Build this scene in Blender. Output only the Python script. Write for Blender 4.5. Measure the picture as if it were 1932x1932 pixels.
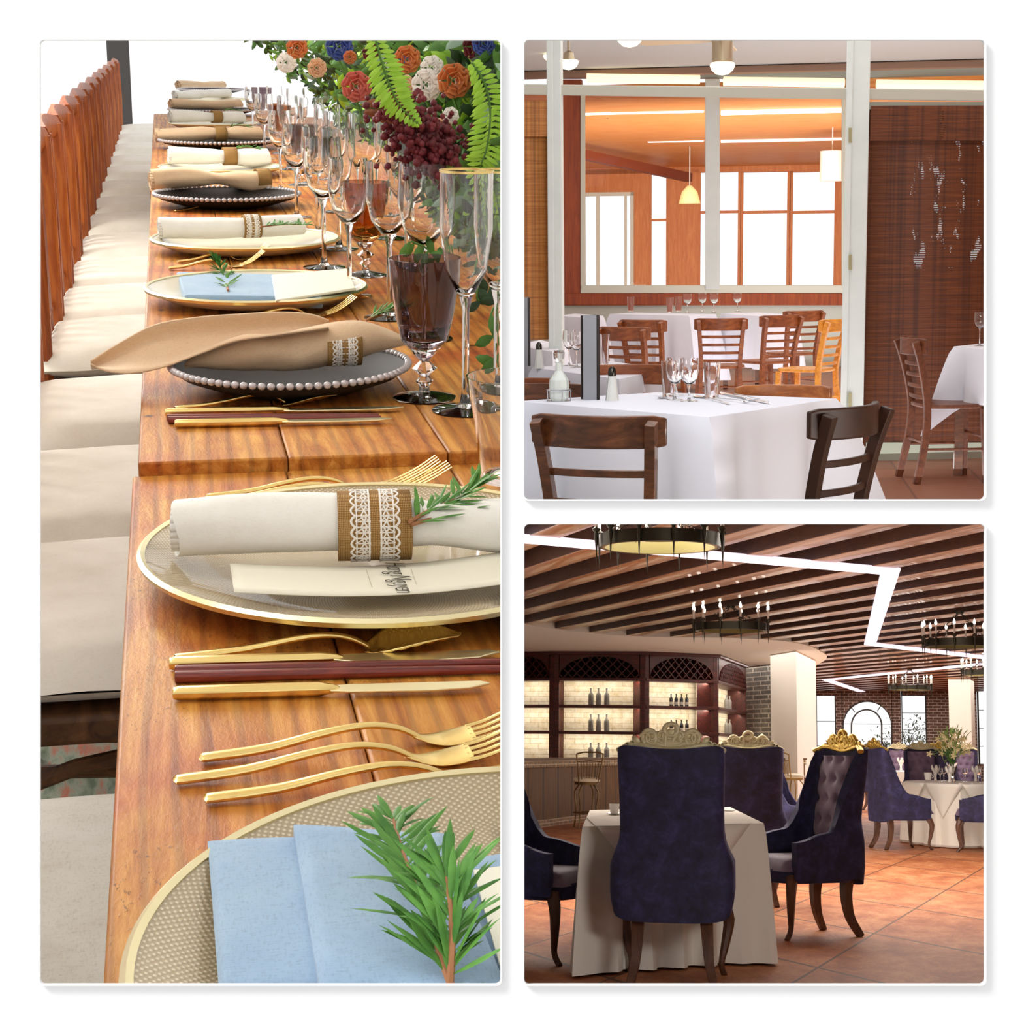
import bpy, bmesh, math, random
from mathutils import Vector, Matrix, noise
random.seed(7)
for o in list(bpy.data.objects): bpy.data.objects.remove(o)
C = bpy.context.scene.collection
SC = bpy.context.scene
PI = math.pi
F = 3200.0                       # focal length in pixels of the 1932 px frame
# ------------------------------------------------------------------ camera and the three places
def rot_for(vu, vv, cu, blend):
    """room axes in camera axes; (vu,vv) is where the room's forward axis vanishes"""
    fw = Vector(((vu-966)/F, 1, -(vv-966)/F)).normalized()
    z0 = Vector((0, -fw.z, fw.y)).normalized()
    a = (cu-966)/F
    z1 = (Vector((a, 1, 0))*(-fw.z) + Vector((0, 0, 1))*(a*fw.x+fw.y)).normalized()
    z = z0*(1-blend) + z1*blend
    z = (z - fw*z.dot(fw)).normalized()
    x = fw.cross(z)
    return Matrix((x, fw, z)).transposed()
E1, E2, E3 = 1.11, 1.31, 1.195
R1 = rot_for(300, 50, 600, .4)
R2 = rot_for(1422, 490, 1422, .5)
R3 = rot_for(1422, 1408, 1450, .5)
CAM_R = R1.transposed()          # camera axes in world axes (the first place stands level)
EYE = Vector((0, 0, E1))
class Room:
    def __init__(s, R, E):
        s.R = R; s.E = E
        s.M = Matrix.Translation(EYE) @ (CAM_R @ R).to_4x4() @ Matrix.Translation((0, 0, -E))
    def ray(s, u, v):
        return s.R.transposed() @ Vector(((u-966)/F, 1, -(v-966)/F))
    def z(s, u, v, z):           # point at height z
        d = s.ray(u, v); t = (z-s.E)/d.z
        return Vector((d.x*t, d.y*t, z))
    def y(s, u, v, y):           # point at depth y
        d = s.ray(u, v); t = y/d.y
        return Vector((d.x*t, y, s.E+d.z*t))
    def ppm(s, p):               # pixels per metre at a point
        q = s.R @ (Vector(p)-Vector((0, 0, s.E)))
        return F/q.y
A = Room(R1, E1); Bq = Room(R2, E2); Cq = Room(R3, E3)
CAMFRAME = Matrix.Translation(EYE) @ CAM_R.to_4x4()
cam = bpy.data.cameras.new('camera'); camo = bpy.data.objects.new('camera', cam); C.objects.link(camo)
cam.sensor_fit = 'HORIZONTAL'; cam.sensor_width = 36; cam.lens = 36*F/1932.0
cam.clip_start = .01; cam.clip_end = 300
camo.matrix_world = CAMFRAME @ Matrix(((1,0,0,0),(0,0,-1,0),(0,1,0,0),(0,0,0,1)))
SC.camera = camo
SC.view_settings.view_transform = 'Standard'; SC.view_settings.look = 'None'
SC.view_settings.exposure = 0.0; SC.view_settings.gamma = 1.0; SC.view_settings.use_curve_mapping = False
w = bpy.data.worlds.new('world'); SC.world = w; w.use_nodes = True
w.node_tree.nodes['Background'].inputs[0].default_value = (1.0, 1.0, 1.0, 1)
w.node_tree.nodes['Background'].inputs[1].default_value = 1.12
class Cam_:                     # the camera's own axes as a place, for the front wall and its added light
    M = CAMFRAME; E = 0
Cam = Cam_()
def area(name, room, loc, look, size, power, col=(1,1,1), size_y=None, spread=None):
    l = bpy.data.lights.new(name, 'AREA'); l.energy = power; l.color = col
    l.shape = 'RECTANGLE'; l.size = size; l.size_y = size_y or size
    if spread: l.spread = spread
    o = bpy.data.objects.new(name, l); C.objects.link(o)
    d = (Vector(look)-Vector(loc)).normalized()
    o.matrix_world = room.M @ Matrix.Translation(loc) @ d.to_track_quat('-Z', 'Y').to_matrix().to_4x4()
    return o
def point(name, room, loc, power, col=(1,1,1), r=.05):
    l = bpy.data.lights.new(name, 'POINT'); l.energy = power; l.color = col; l.shadow_soft_size = r
    o = bpy.data.objects.new(name, l); C.objects.link(o); o.matrix_world = room.M @ Matrix.Translation(loc)
    return o
def sunl(name, room, loc, look, power, col, ang):
    pass
WY = .55
area('wall_lamp', Cam, (-2.7, -.6, 2.7), (0, WY, 0), 1.3, 175)  # added out of view: whitens the wall and throws the rim shadow
area('tent_light', A, (-.9, .9, 2.4), (.1, 1.1, .75), 1.2, 26, (1, .98, .95), 1.2)  # added fill over the table, lifts the dull white linen
area('daylight_far_end', A, (-1.3, 4.6, 2.3), (.1, 1.3, .75), 2.2, 135, (1, .97, .92), 1.6)
area('daylight_left_b', Bq, (.1, 6.6, 3.1), (.3, 7.8, .7), 1.2, 32, (.93, .97, 1), 1.2)
area('daylight_side_b', Bq, (-.46, 5.0, 2.1), (-.5, 6.3, .5), .35, 14, (.93, .97, 1), .6)
area('daylight_front_b', Bq, (.12, 1.6, 2.2), (-.3, 6.5, .9), .5, 24, (.93, .97, 1), .5)
area('uplight_b', Bq, (1.3, 15, .04), (1.3, 15, 4), 4, 230, (.97, .99, 1), 12)  # unseen panel added at floor level, stands in for bounce onto the ceiling
area('daylight_top_b', Bq, (.8, 14, 3.5), (.8, 14, 0), 4, 170, (1, .98, .95), 9)
area('daylight_far_b', Bq, (0, 22.2, .9), (0, 29, 2.2), 5, 300, (1, .96, .9), 1)  # added fill that brightens the orange wall of the room beyond
area('hall_light', Cq, (-1.0, 14.5, 2.92), (-1.0, 14.5, 0), 1.2, 190, (1, .93, .84), 5)
area('hall_far', Cq, (3, 42, 2.92), (3, 42, 0), 7, 1300, (1, .95, .9), 24)
area('hall_mid', Cq, (1.7, 16, 2.92), (1.7, 16, 0), 3, 260, (1, .93, .84), 7)
area('hall_front', Cq, (1.5, 4.6, 1.72), (-.1, 10, .7), 1.0, 75, (1, .96, .92), .6)
area('hall_up', Cq, (1.5, 30, .03), (1.5, 30, 3), 6, 420, (1, .88, .76), 34)  # unseen panel added on the floor, imitates bounced light on the beams

# ------------------------------------------------------------------ mesh helpers
def V(*a): return Vector(a)
class MB:
    def __init__(s): s.v = []; s.f = []
    def add(s, vs, fs):
        n = len(s.v); s.v += [tuple(v) for v in vs]; s.f += [tuple(i+n for i in f) for f in fs]; return s
    def box(s, x0, x1, y0, y1, z0, z1, m=None):
        vs = [V(x, y, z) for x in (x0, x1) for y in (y0, y1) for z in (z0, z1)]
        if m: vs = [m @ v for v in vs]
        return s.add(vs, [(0,1,3,2),(4,6,7,5),(0,4,5,1),(2,3,7,6),(0,2,6,4),(1,5,7,3)])
    def cb(s, c, d, m=None):
        return s.box(c[0]-d[0]/2, c[0]+d[0]/2, c[1]-d[1]/2, c[1]+d[1]/2, c[2]-d[2]/2, c[2]+d[2]/2, m)
    def tube(s, pts, r, n=8, sq=False, up=None, rb=None):
        """sweep; r is a radius, or a list, rb an optional second radius (list) across"""
        pts = [Vector(p) for p in pts]; k = len(pts)
        if not hasattr(r, '__len__'): r = [r]*k
        if rb is None: rb = r
        elif not hasattr(rb, '__len__'): rb = [rb]*k
        vs = []; prev = None
        for i, p in enumerate(pts):
            t = (pts[min(i+1, k-1)]-pts[max(i-1, 0)]).normalized()
            if prev is None:
                u = Vector(up) if up else (V(0,0,1) if abs(t.z) < .9 else V(0,1,0))
            else: u = prev
            u = (u-t*u.dot(t)).normalized(); prev = u; w_ = t.cross(u)
            for j in range(n):
                a = 2*PI*(j+.5)/n; ca, sa = math.cos(a), math.sin(a)
                if sq:
                    m_ = max(abs(ca), abs(sa)); ca /= m_; sa /= m_
                vs.append(p+u*(ca*rb[i])+w_*(sa*r[i]))
        fs = [(i*n+j, i*n+(j+1)%n, (i+1)*n+(j+1)%n, (i+1)*n+j) for i in range(k-1) for j in range(n)]
        fs += [tuple(range(n-1, -1, -1)), tuple((k-1)*n+j for j in range(n))]
        return s.add(vs, fs)
    def lathe(s, prof, n=24, c=(0,0,0), closed=False, sx=1, sy=1):
        vs = []; k = len(prof)
        for r, z in prof:
            for j in range(n):
                a = 2*PI*j/n; vs.append((c[0]+r*math.cos(a)*sx, c[1]+r*math.sin(a)*sy, c[2]+z))
        rng = k if closed else k-1
        fs = [(i*n+j, i*n+(j+1)%n, ((i+1)%k)*n+(j+1)%n, ((i+1)%k)*n+j) for i in range(rng) for j in range(n)]
        if not closed:
            if prof[0][0] > 1e-5: fs.append(tuple(range(n-1, -1, -1)))
            if prof[-1][0] > 1e-5: fs.append(tuple((k-1)*n+j for j in range(n)))
        return s.add(vs, fs)
    def prism(s, poly, z0, z1, m=None):
        k = len(poly)
        vs = [V(p[0], p[1], z0) for p in poly]+[V(p[0], p[1], z1) for p in poly]
        if m: vs = [m @ v for v in vs]
        return s.add(vs, [tuple(range(k-1, -1, -1)), tuple(range(k, 2*k))]+[(i, (i+1)%k, k+(i+1)%k, k+i) for i in range(k)])
    def grid(s, fn, nu, nv, wrap=False):
        vs = [fn(i/(nu if wrap else nu-1), j/(nv-1)) for j in range(nv) for i in range(nu)]
        fs = [(j*nu+i, j*nu+(i+1)%nu, (j+1)*nu+(i+1)%nu, (j+1)*nu+i) for j in range(nv-1) for i in range(nu if wrap else nu-1)]
        return s.add(vs, fs)
    def ball(s, c, r, n=12, m=8):
        if not hasattr(r, '__len__'): r = (r, r, r)
        def fn(u, v):
            a = 2*PI*u; b = PI*(v-.5)*.998
            return V(c[0]+r[0]*math.cos(a)*math.cos(b), c[1]+r[1]*math.sin(a)*math.cos(b), c[2]+r[2]*math.sin(b))
        return s.grid(fn, n, m, True)
    def leaf(s, p, d, L, W, side=None, droop=0, th=.3):
        """a pointed leaf blade from p along d"""
        p = Vector(p); d = Vector(d).normalized()
        side = Vector(side) if side else V(0,0,1)
        x = d.cross(side)
        if x.length < 1e-3: x = d.cross(V(1,0,.2))
        x.normalize(); z = x.cross(d)
        st = [(0,.12,0),(.3,.8,.25),(.6,1,.3),(.85,.6,.1),(1,.02,-.3)]
        vs = []
        for t, wd, h in st:
            q = p+d*(L*t)+z*(h*W*th-droop*L*t*t)
            vs += [q-x*(W/2*wd), q+z*(W*.22*wd), q+x*(W/2*wd)]
        fs = []
        for i in range(len(st)-1):
            a = i*3; fs += [(a, a+1, a+4, a+3), (a+1, a+2, a+5, a+4)]
        return s.add(vs, fs)
    def build(s, name, mat, parent=None, smooth=35, bevel=0, seg=2, solid=0, sub=0, room=None, recalc=True):
        me = bpy.data.meshes.new(name); me.from_pydata(s.v, [], s.f); me.update()
        if recalc:
            bm = bmesh.new(); bm.from_mesh(me); bmesh.ops.recalc_face_normals(bm, faces=bm.faces); bm.to_mesh(me); bm.free()
        if mat: me.materials.append(mat)
        o = bpy.data.objects.new(name, me); C.objects.link(o)
        if parent: o.parent = parent
        if smooth:
            me.polygons.foreach_set('use_smooth', [True]*len(me.polygons))
            if not sub:
                me.set_sharp_from_angle(angle=math.radians(smooth))
        if bevel:
            b = o.modifiers.new('bevel', 'BEVEL'); b.width = bevel; b.segments = seg; b.limit_method = 'ANGLE'; b.angle_limit = math.radians(40)
        if solid:
            b = o.modifiers.new('solid', 'SOLIDIFY'); b.thickness = abs(solid); b.offset = 1 if solid > 0 else -1
        if sub:
            b = o.modifiers.new('sub', 'SUBSURF'); b.levels = sub; b.render_levels = sub
        if room and not parent: o.matrix_world = room.M
        return o
def tag(o, label=None, cat=None, group=None, kind=None):
    if label: o['label'] = label
    if cat: o['category'] = cat
    if group: o['group'] = group
    if kind: o['kind'] = kind
    return o
def mat_at(room, loc, rz=0, sc=1, rx=0, ry=0):
    return room.M @ Matrix.Translation(loc) @ Matrix.Rotation(rz, 4, 'Z') @ Matrix.Rotation(ry, 4, 'Y') @ Matrix.Rotation(rx, 4, 'X') @ Matrix.Scale(sc, 4)
def thing(name, label, cat, room, loc, rz=0, group=None, sc=1, rx=0, ry=0):
    o = bpy.data.objects.new(name, None); C.objects.link(o); o.empty_display_size = .05
    o.matrix_world = mat_at(room, loc, rz, sc, rx, ry)
    return tag(o, label, cat, group)
KIDS = {}
def kids(r): return [o for o in C.objects if o.parent == r]
def dup(root, room, loc, rz=0, label=None, group=None, sc=1, rx=0, ry=0):
    def cp(o, par):
        c = o.copy(); C.objects.link(c)
        if par: c.parent = par
        for k in kids(o): cp(k, c)
        return c
    ks = kids(root)
    r = root.copy(); C.objects.link(r); r.matrix_world = mat_at(room, loc, rz, sc, rx, ry)
    for k in ks: cp(k, r)
    if label: r['label'] = label
    if group: r['group'] = group
    return r
def place(o, room, loc, rz=0, sc=1, rx=0, ry=0):
    o.matrix_world = mat_at(room, loc, rz, sc, rx, ry); return o
def struct(o): o['kind'] = 'structure'; return o
def nz(x, y, z=0): return noise.noise(Vector((x, y, z)))
def lerp(a, b, t): return a+(b-a)*t
def sm(t): t = max(0, min(1, t)); return t*t*(3-2*t)
def bez(p0, p1, p2, p3, n):
    out = []
    for i in range(n):
        t = i/(n-1); out.append(Vector(p0)*(1-t)**3+Vector(p1)*3*t*(1-t)**2+Vector(p2)*3*t*t*(1-t)+Vector(p3)*t**3)
    return out
def catmull(P, n):
    P = [Vector(p) for p in P]; out = []
    for i in range(len(P)-1):
        a = P[max(i-1, 0)]; b = P[i]; c = P[i+1]; d = P[min(i+2, len(P)-1)]
        for j in range(n):
            t = j/n
            out.append(.5*((2*b)+(c-a)*t+(2*a-5*b+4*c-d)*t*t+(3*b-a-3*c+d)*t**3))
    out.append(P[-1]); return out
# ------------------------------------------------------------------ materials
def srgb(c):
    if isinstance(c, str): c = tuple(int(c[i:i+2], 16)/255 for i in (0, 2, 4))
    return tuple((x/12.92 if x <= .04045 else ((x+.055)/1.055)**2.4) for x in c)+(1,)
class NT:
    def __init__(s, name):
        s.m = bpy.data.materials.new(name); s.m.use_nodes = True; s.t = s.m.node_tree
        s.b = s.t.nodes['Principled BSDF']; s.out = s.t.nodes['Material Output']
    def n(s, ty, **k):
        o = s.t.nodes.new(ty)
        for a, b in k.items():
            if a in o.inputs: o.inputs[a].default_value = b
            else: setattr(o, a, b)
        return o
    def l(s, a, b): s.t.links.new(a, b)
    def coord(s, scale=(1,1,1), rot=(0,0,0), loc=(0,0,0)):
        tc = s.n('ShaderNodeTexCoord'); mp = s.n('ShaderNodeMapping')
        mp.inputs['Scale'].default_value = scale; mp.inputs['Rotation'].default_value = rot; mp.inputs['Location'].default_value = loc
        s.l(tc.outputs['Object'], mp.inputs['Vector']); return mp.outputs['Vector']
    def ramp(s, fac, stops):
        r = s.n('ShaderNodeValToRGB'); e = r.color_ramp.elements
        while len(e) < len(stops): e.new(.5)
        for x, (p, c) in zip(e, stops): x.position = p; x.color = srgb(c)
        s.l(fac, r.inputs[0]); return r.outputs[0]
    def noise(s, vec, scale, detail=4, rough=.6, dist=0):
        n = s.n('ShaderNodeTexNoise'); n.inputs['Scale'].default_value = scale; n.inputs['Detail'].default_value = detail
        n.inputs['Roughness'].default_value = rough; n.inputs['Distortion'].default_value = dist
        s.l(vec, n.inputs['Vector']); return n.outputs['Fac']
    def mix(s, fac, a, b, mode='MIX'):
        m = s.n('ShaderNodeMix'); m.data_type = 'RGBA'; m.blend_type = mode
        for x, i in ((fac, 0), (a, 6), (b, 7)):
            if isinstance(x, (int, float)): m.inputs[i].default_value = x
            elif isinstance(x, (str, tuple)): m.inputs[i].default_value = srgb(x)
            else: s.l(x, m.inputs[i])
        return m.outputs[2]
    def math(s, op, a, b=0):
        m = s.n('ShaderNodeMath'); m.operation = op
        for x, i in ((a, 0), (b, 1)):
            if isinstance(x, (int, float)): m.inputs[i].default_value = x
            else: s.l(x, m.inputs[i])
        return m.outputs[0]
    def bump(s, h, strength=.3, dist=.002):
        b = s.n('ShaderNodeBump'); b.inputs['Strength'].default_value = strength; b.inputs['Distance'].default_value = dist
        s.l(h, b.inputs['Height']); s.l(b.outputs[0], s.b.inputs['Normal'])
def pm(name, col, rough=.6, metal=0, var=None, vscale=8, bump=0, bscale=60, emit=None, es=1, sheen=0, spec=None, coat=0, vs=(1,1,1)):
    t = NT(name); b = t.b
    b.inputs['Base Color'].default_value = srgb(col); b.inputs['Roughness'].default_value = rough; b.inputs['Metallic'].default_value = metal
    if var or bump: vec = t.coord(vs)
    if var:
        f = t.noise(vec, vscale); t.l(t.ramp(f, [(.3, var), (.7, col)]), b.inputs['Base Color'])
    if bump:
        t.bump(t.noise(vec, bscale, 2), bump, .002)
    if emit: b.inputs['Emission Color'].default_value = srgb(emit); b.inputs['Emission Strength'].default_value = es
    if sheen: b.inputs['Sheen Weight'].default_value = sheen; b.inputs['Sheen Roughness'].default_value = .4
    if spec is not None: b.inputs['Specular IOR Level'].default_value = spec
    if coat: b.inputs['Coat Weight'].default_value = coat
    return t.m
def wood(name, c1, c2, c3=None, scale=6, st=(8, 1, 8), rough=.45, rot=(0,0,0), coat=0, blot=None):
    t = NT(name); vec = t.coord(st, rot)
    f = t.noise(vec, scale, 6, .65, 1.2)
    col = t.ramp(f, [(.28, c1), (.5, c2), (.72, c3 or c2)])
    if blot:
        v2 = t.coord((1, 1, 1)); g = t.noise(v2, blot[1], 3); col = t.mix(t.math('MULTIPLY', g, blot[2]), col, blot[0], 'MULTIPLY')
    t.l(col, t.b.inputs['Base Color']); t.b.inputs['Roughness'].default_value = rough
    t.b.inputs['Coat Weight'].default_value = coat
    t.bump(f, .15, .002); return t.m
def glass(name, col=(1,1,1), rough=0.0, ior=1.45):
    """thin clear glass: mostly lets light straight through, with a fresnel gloss"""
    t = NT(name); t.b.inputs['Base Color'].default_value = srgb(col); t.b.inputs['Roughness'].default_value = rough
    t.b.inputs['Transmission Weight'].default_value = 1; t.b.inputs['IOR'].default_value = ior
    return t.m
def brick(name, c1, c2, mortar, scale, bw=.22, bh=.075, rot=(PI/2, 0, 0), ms=.012, rough=.85, off=.5):
    t = NT(name); vec = t.coord((1, 1, 1), rot)
    b = t.n('ShaderNodeTexBrick'); b.offset = off
    b.inputs['Color1'].default_value = srgb(c1); b.inputs['Color2'].default_value = srgb(c2); b.inputs['Mortar'].default_value = srgb(mortar)
    b.inputs['Scale'].default_value = scale; b.inputs['Mortar Size'].default_value = ms
    b.inputs['Brick Width'].default_value = bw; b.inputs['Row Height'].default_value = bh
    t.l(vec, b.inputs['Vector'])
    f = t.noise(vec, 9, 4)
    t.l(t.mix(.35, b.outputs['Color'], t.ramp(f, [(.3, '000000'), (.7, 'ffffff')]), 'OVERLAY'), t.b.inputs['Base Color'])
    t.b.inputs['Roughness'].default_value = rough
    inv = t.math('SUBTRACT', 1, b.outputs['Fac']); t.bump(inv, .4, .006)
    return t.m
GOLD = pm('gold', 'f0d48c', .24, 1, bump=.02, bscale=90)
GOLD_PALE = pm('pale_gold', 'f6ecc0', .3, 1)
WHITE_P = pm('white_paint', 'dcdcdc', .8)
# ------------------------------------------------------------------ the white front wall with its three openings
def pc(u, v, y): return V((u-966)/F*y, y, -(v-966)/F*y)

def rrect(u0, v0, u1, v1, r, y, n=6):
    pts = []
    for (cx, cy, a0) in ((u1-r, v0+r, -90), (u1-r, v1-r, 0), (u0+r, v1-r, 90), (u0+r, v0+r, 180)):
        for i in range(n+1):
            a = math.radians(a0+90*i/n); pts.append(pc(cx+r*math.cos(a), cy+r*math.sin(a), y))
    return pts
OPEN = [(77, 77, 944, 1855), (989, 77, 1856, 942), (989, 989, 1856, 1855)]
def front_wall():
    bm = bmesh.new(); S = 3.6
    def loop(pts):
        vs = [bm.verts.new(p) for p in pts]
        return vs, [bm.edges.new((vs[i], vs[(i+1)%len(vs)])) for i in range(len(vs))]
    T = .012
    ed = []
    vo, e = loop([(-S, WY, -S), (S, WY, -S), (S, WY, S), (-S, WY, S)]); ed += e
    fronts = []
    for o in OPEN:
        vs, e = loop(rrect(*o, 9, WY)); fronts.append(vs); ed += e
    bmesh.ops.triangle_fill(bm, use_beauty=True, edges=ed)
    ed = []
    vb, e = loop([(-S, WY+T, -S), (S, WY+T, -S), (S, WY+T, S), (-S, WY+T, S)]); ed += e
    backs = []
    for o in OPEN:                                   # bevel-cut openings, a little wider at the back
        g = 14; vs, e = loop(rrect(o[0]-g, o[1]-g, o[2]+g, o[3]+g, 9, WY+T)); backs.append(vs); ed += e
    bmesh.ops.triangle_fill(bm, use_beauty=True, edges=ed)
    for a, b in zip(fronts, backs):
        for i in range(len(a)):
            j = (i+1) % len(a); bm.faces.new((a[i], a[j], b[j], b[i]))
    for i in range(4): bm.faces.new((vo[i], vo[(i+1)%4], vb[(i+1)%4], vb[i]))
    bmesh.ops.recalc_face_normals(bm, faces=bm.faces)
    me = bpy.data.meshes.new('wall_front'); bm.to_mesh(me); bm.free(); me.materials.append(WHITE_P)
    o = bpy.data.objects.new('wall_front', me); C.objects.link(o); o.matrix_world = CAMFRAME; struct(o)
    for k, op in enumerate(OPEN):                    # thin raised rim added round each opening to cast an edge shadow
        a = rrect(*op, 9, WY); b = rrect(op[0]-3, op[1]-3, op[2]+3, op[3]+3, 11, WY)
        n = len(a); d = V(0, -.0014, 0); mb = MB()
        vs = a+b+[p+d for p in a]+[p+d for p in b]; fs = []
        for i in range(n):
            j = (i+1) % n
            fs += [(2*n+i, 2*n+j, 3*n+j, 3*n+i), (n+i, n+j, 3*n+j, 3*n+i), (i, j, 2*n+j, 2*n+i)]
        mb.add(vs, fs); r = mb.build('trim_%d' % (k+1), WHITE_P, smooth=0); r.matrix_world = CAMFRAME; struct(r)
front_wall()
# the two partitions that keep the three places apart
mb = MB(); mb.add([V(-.0012, WY+.012, -9), V(-.0012, 57, -22), V(-.0012, 57, 18), V(-.0012, WY+.012, 2.5),
                   V(.0012, WY+.012, -9), V(.0012, 57, -22), V(.0012, 57, 18), V(.0012, WY+.012, 2.5)],
                  [(0,1,2,3),(4,7,6,5),(0,4,5,1),(1,5,6,2),(2,6,7,3),(3,7,4,0)])
struct(mb.build('wall_middle', WHITE_P, room=Cam, smooth=0))
mb = MB(); mb.box(.0012, 18, WY+.012, 57, -.0015, .0015)
struct(mb.build('ceiling_slab', pm('slab_plaster', 'a49a8c', .9), room=Cam, smooth=0))
# clip planes, in world axes: (point, outward normal)
def plane(n, off):
    nn = (CAM_R @ Vector(n)).normalized(); return (EYE + nn*off, nn)
CUT_A = [plane((1, .0, 0), -.002), plane((0, -1, 0), -(WY+.02))]
CUT_B = [plane((-1, 0, 0), -.004), plane((0, 0, -1), -.004)]
CUT_C = [plane((-1, 0, 0), -.004), plane((0, 0, 1), -.004)]
MARK = {'n': 0}
def start_place():
    return set(o.name for o in C.objects)
def clip_place(before, planes):
    bpy.context.view_layer.update()
    for o in list(C.objects):
        if o.name in before or o.type != 'MESH': continue
        mw = o.matrix_world
        ext = max([m.thickness for m in o.modifiers if m.type == 'SOLIDIFY'] or [0])
        co = [mw @ Vector(c) for c in o.bound_box]
        for (p, n) in planes:
            ds = [(c-p).dot(n) for c in co]
            if max(ds) <= 0: continue
            if min(ds) >= 0:
                r = o; C.objects.unlink(o); bpy.data.objects.remove(o); break
            if o.data.users > 1: o.data = o.data.copy()
            inv = mw.inverted(); lp = inv @ p; ln = (mw.to_3x3().transposed() @ n).normalized()
            bm = bmesh.new(); bm.from_mesh(o.data)
            res = bmesh.ops.bisect_plane(bm, geom=bm.verts[:]+bm.edges[:]+bm.faces[:], plane_co=lp, plane_no=ln, clear_outer=True)
            eds = [e for e in res['geom_cut'] if isinstance(e, bmesh.types.BMEdge) and e.is_valid]
            if not any(m.type in ('SOLIDIFY',) for m in o.modifiers):
                try: bmesh.ops.holes_fill(bm, edges=eds, sides=0)
                except Exception: pass
            nv = len(bm.verts); bm.to_mesh(o.data); bm.free()
            if nv == 0: C.objects.unlink(o); bpy.data.objects.remove(o); break
            co = [mw @ Vector(c) for c in o.bound_box]
    bpy.context.view_layer.update()
    for _ in range(3):                                # things left wholly outside the frame are dropped
        for o in list(C.objects):
            if o.name in before or o.type != 'EMPTY': continue
            if not kids(o): bpy.data.objects.remove(o)

# ================================================================== PLACE ONE: the long laid table
beforeA = start_place()
TZ = .75
# --- materials
def table_wood(name, dark=0):
    t = NT(name); vec = t.coord((7, .55, 7)); v2 = t.coord((1, 1, 1)); v3 = t.coord((2.2, .35, 2), (0, 0, .03))
    grain = t.noise(vec, 9, 8, .7, .8)
    col = t.ramp(grain, [(.3, '9c5a20'), (.46, 'c58434'), (.6, 'dca350'), (.8, 'ecbf70')])
    red = t.ramp(t.noise(v2, 5.5, 4, .6, .5), [(.46, 'ffffff'), (.68, 'e08c54')])
    col = t.mix(.8, col, red, 'MULTIPLY')
    # plank bands
    wv = t.n('ShaderNodeTexWave'); wv.wave_type = 'BANDS'; wv.bands_direction = 'X'; wv.inputs['Scale'].default_value = 9
    wv.inputs['Distortion'].default_value = 5; wv.inputs['Detail'].default_value = 2; wv.inputs['Detail Scale'].default_value = .6
    t.l(v3, wv.inputs['Vector'])
    col = t.mix(.42, col, t.ramp(wv.outputs['Fac'], [(.05, '8c4f22'), (.3, 'e9c68c'), (1, 'fff2d8')]), 'MULTIPLY')
    # knots and wormholes
    vo = t.n('ShaderNodeTexVoronoi'); vo.inputs['Scale'].default_value = 13; t.l(t.coord((1, .8, 1)), vo.inputs['Vector'])
    col = t.mix(.9, col, t.ramp(vo.outputs['Distance'], [(.035, '3a1c0c'), (.09, 'ffffff')]), 'MULTIPLY')
    sp = t.noise(t.coord((60, 26, 60)), 6, 3, .7); sm_ = t.noise(v2, 7, 2)
    spk = t.math('MULTIPLY', t.ramp(sp, [(.6, '000000'), (.68, 'ffffff')]), t.ramp(sm_, [(.45, '000000'), (.6, 'ffffff')]))
    col = t.mix(t.math('MULTIPLY', spk, .7), col, '5b2c12')
    t.l(col, t.b.inputs['Base Color']); t.b.inputs['Roughness'].default_value = .5; t.b.inputs['Specular IOR Level'].default_value = .3
    t.b.inputs['Coat Weight'].default_value = .05; t.b.inputs['Coat Roughness'].default_value = .25
    t.bump(t.math('ADD', grain, sp), .35, .0012); return t.m
WOOD_T = table_wood('honey_table_wood')
def linen(name, col, var, sc=900, b=.25, sheen=.2):
    t = NT(name); vec = t.coord(); f = t.noise(vec, 14, 4)
    c = t.ramp(f, [(.3, var), (.7, col)])
    wv = t.noise(t.coord((1, .25, 1)), sc, 2); wv2 = t.noise(t.coord((.25, 1, 1)), sc, 2); m = t.math('ADD', wv, wv2)
    c = t.mix(.25, c, t.ramp(m, [(.3, '000000'), (1, 'ffffff')]), 'OVERLAY')
    t.l(c, t.b.inputs['Base Color']); t.b.inputs['Roughness'].default_value = .85; t.b.inputs['Sheen Weight'].default_value = sheen
    t.bump(m, b, .0006); return t.m
LIN_W = linen('white_linen', 'f6f4ee', 'e4e0d4'); LIN_P = linen('peach_linen', 'dcb796', 'cfa683'); LIN_B = linen('dusty_blue_linen', '93acc4', '7f9ab6')
CUSH = linen('cream_cushion', 'f1ebdd', 'e4dccb', 700, .15)
CUSH_G = linen('grey_cushion', 'cbc8bf', 'b6b2a7', 700, .15)
def burlap():
    t = NT('burlap'); vec = t.coord((1, 1, 1))
    w1 = t.n('ShaderNodeTexWave'); w1.bands_direction = 'X'; w1.inputs['Scale'].default_value = 260; w1.inputs['Distortion'].default_value = 1.5; t.l(vec, w1.inputs['Vector'])
    w2 = t.n('ShaderNodeTexWave'); w2.bands_direction = 'Z'; w2.inputs['Scale'].default_value = 260; w2.inputs['Distortion'].default_value = 1.5; t.l(vec, w2.inputs['Vector'])
    m = t.math('MULTIPLY', w1.outputs['Fac'], w2.outputs['Fac'])
    t.l(t.ramp(m, [(.0, '8c6532'), (.35, 'b98e50'), (1, 'd8b47a')]), t.b.inputs['Base Color']); t.b.inputs['Roughness'].default_value = .95
    t.bump(m, .6, .001); return t.m
BURLAP = burlap()
LACE = pm('lace_thread', 'f4efe8', .9)
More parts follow.
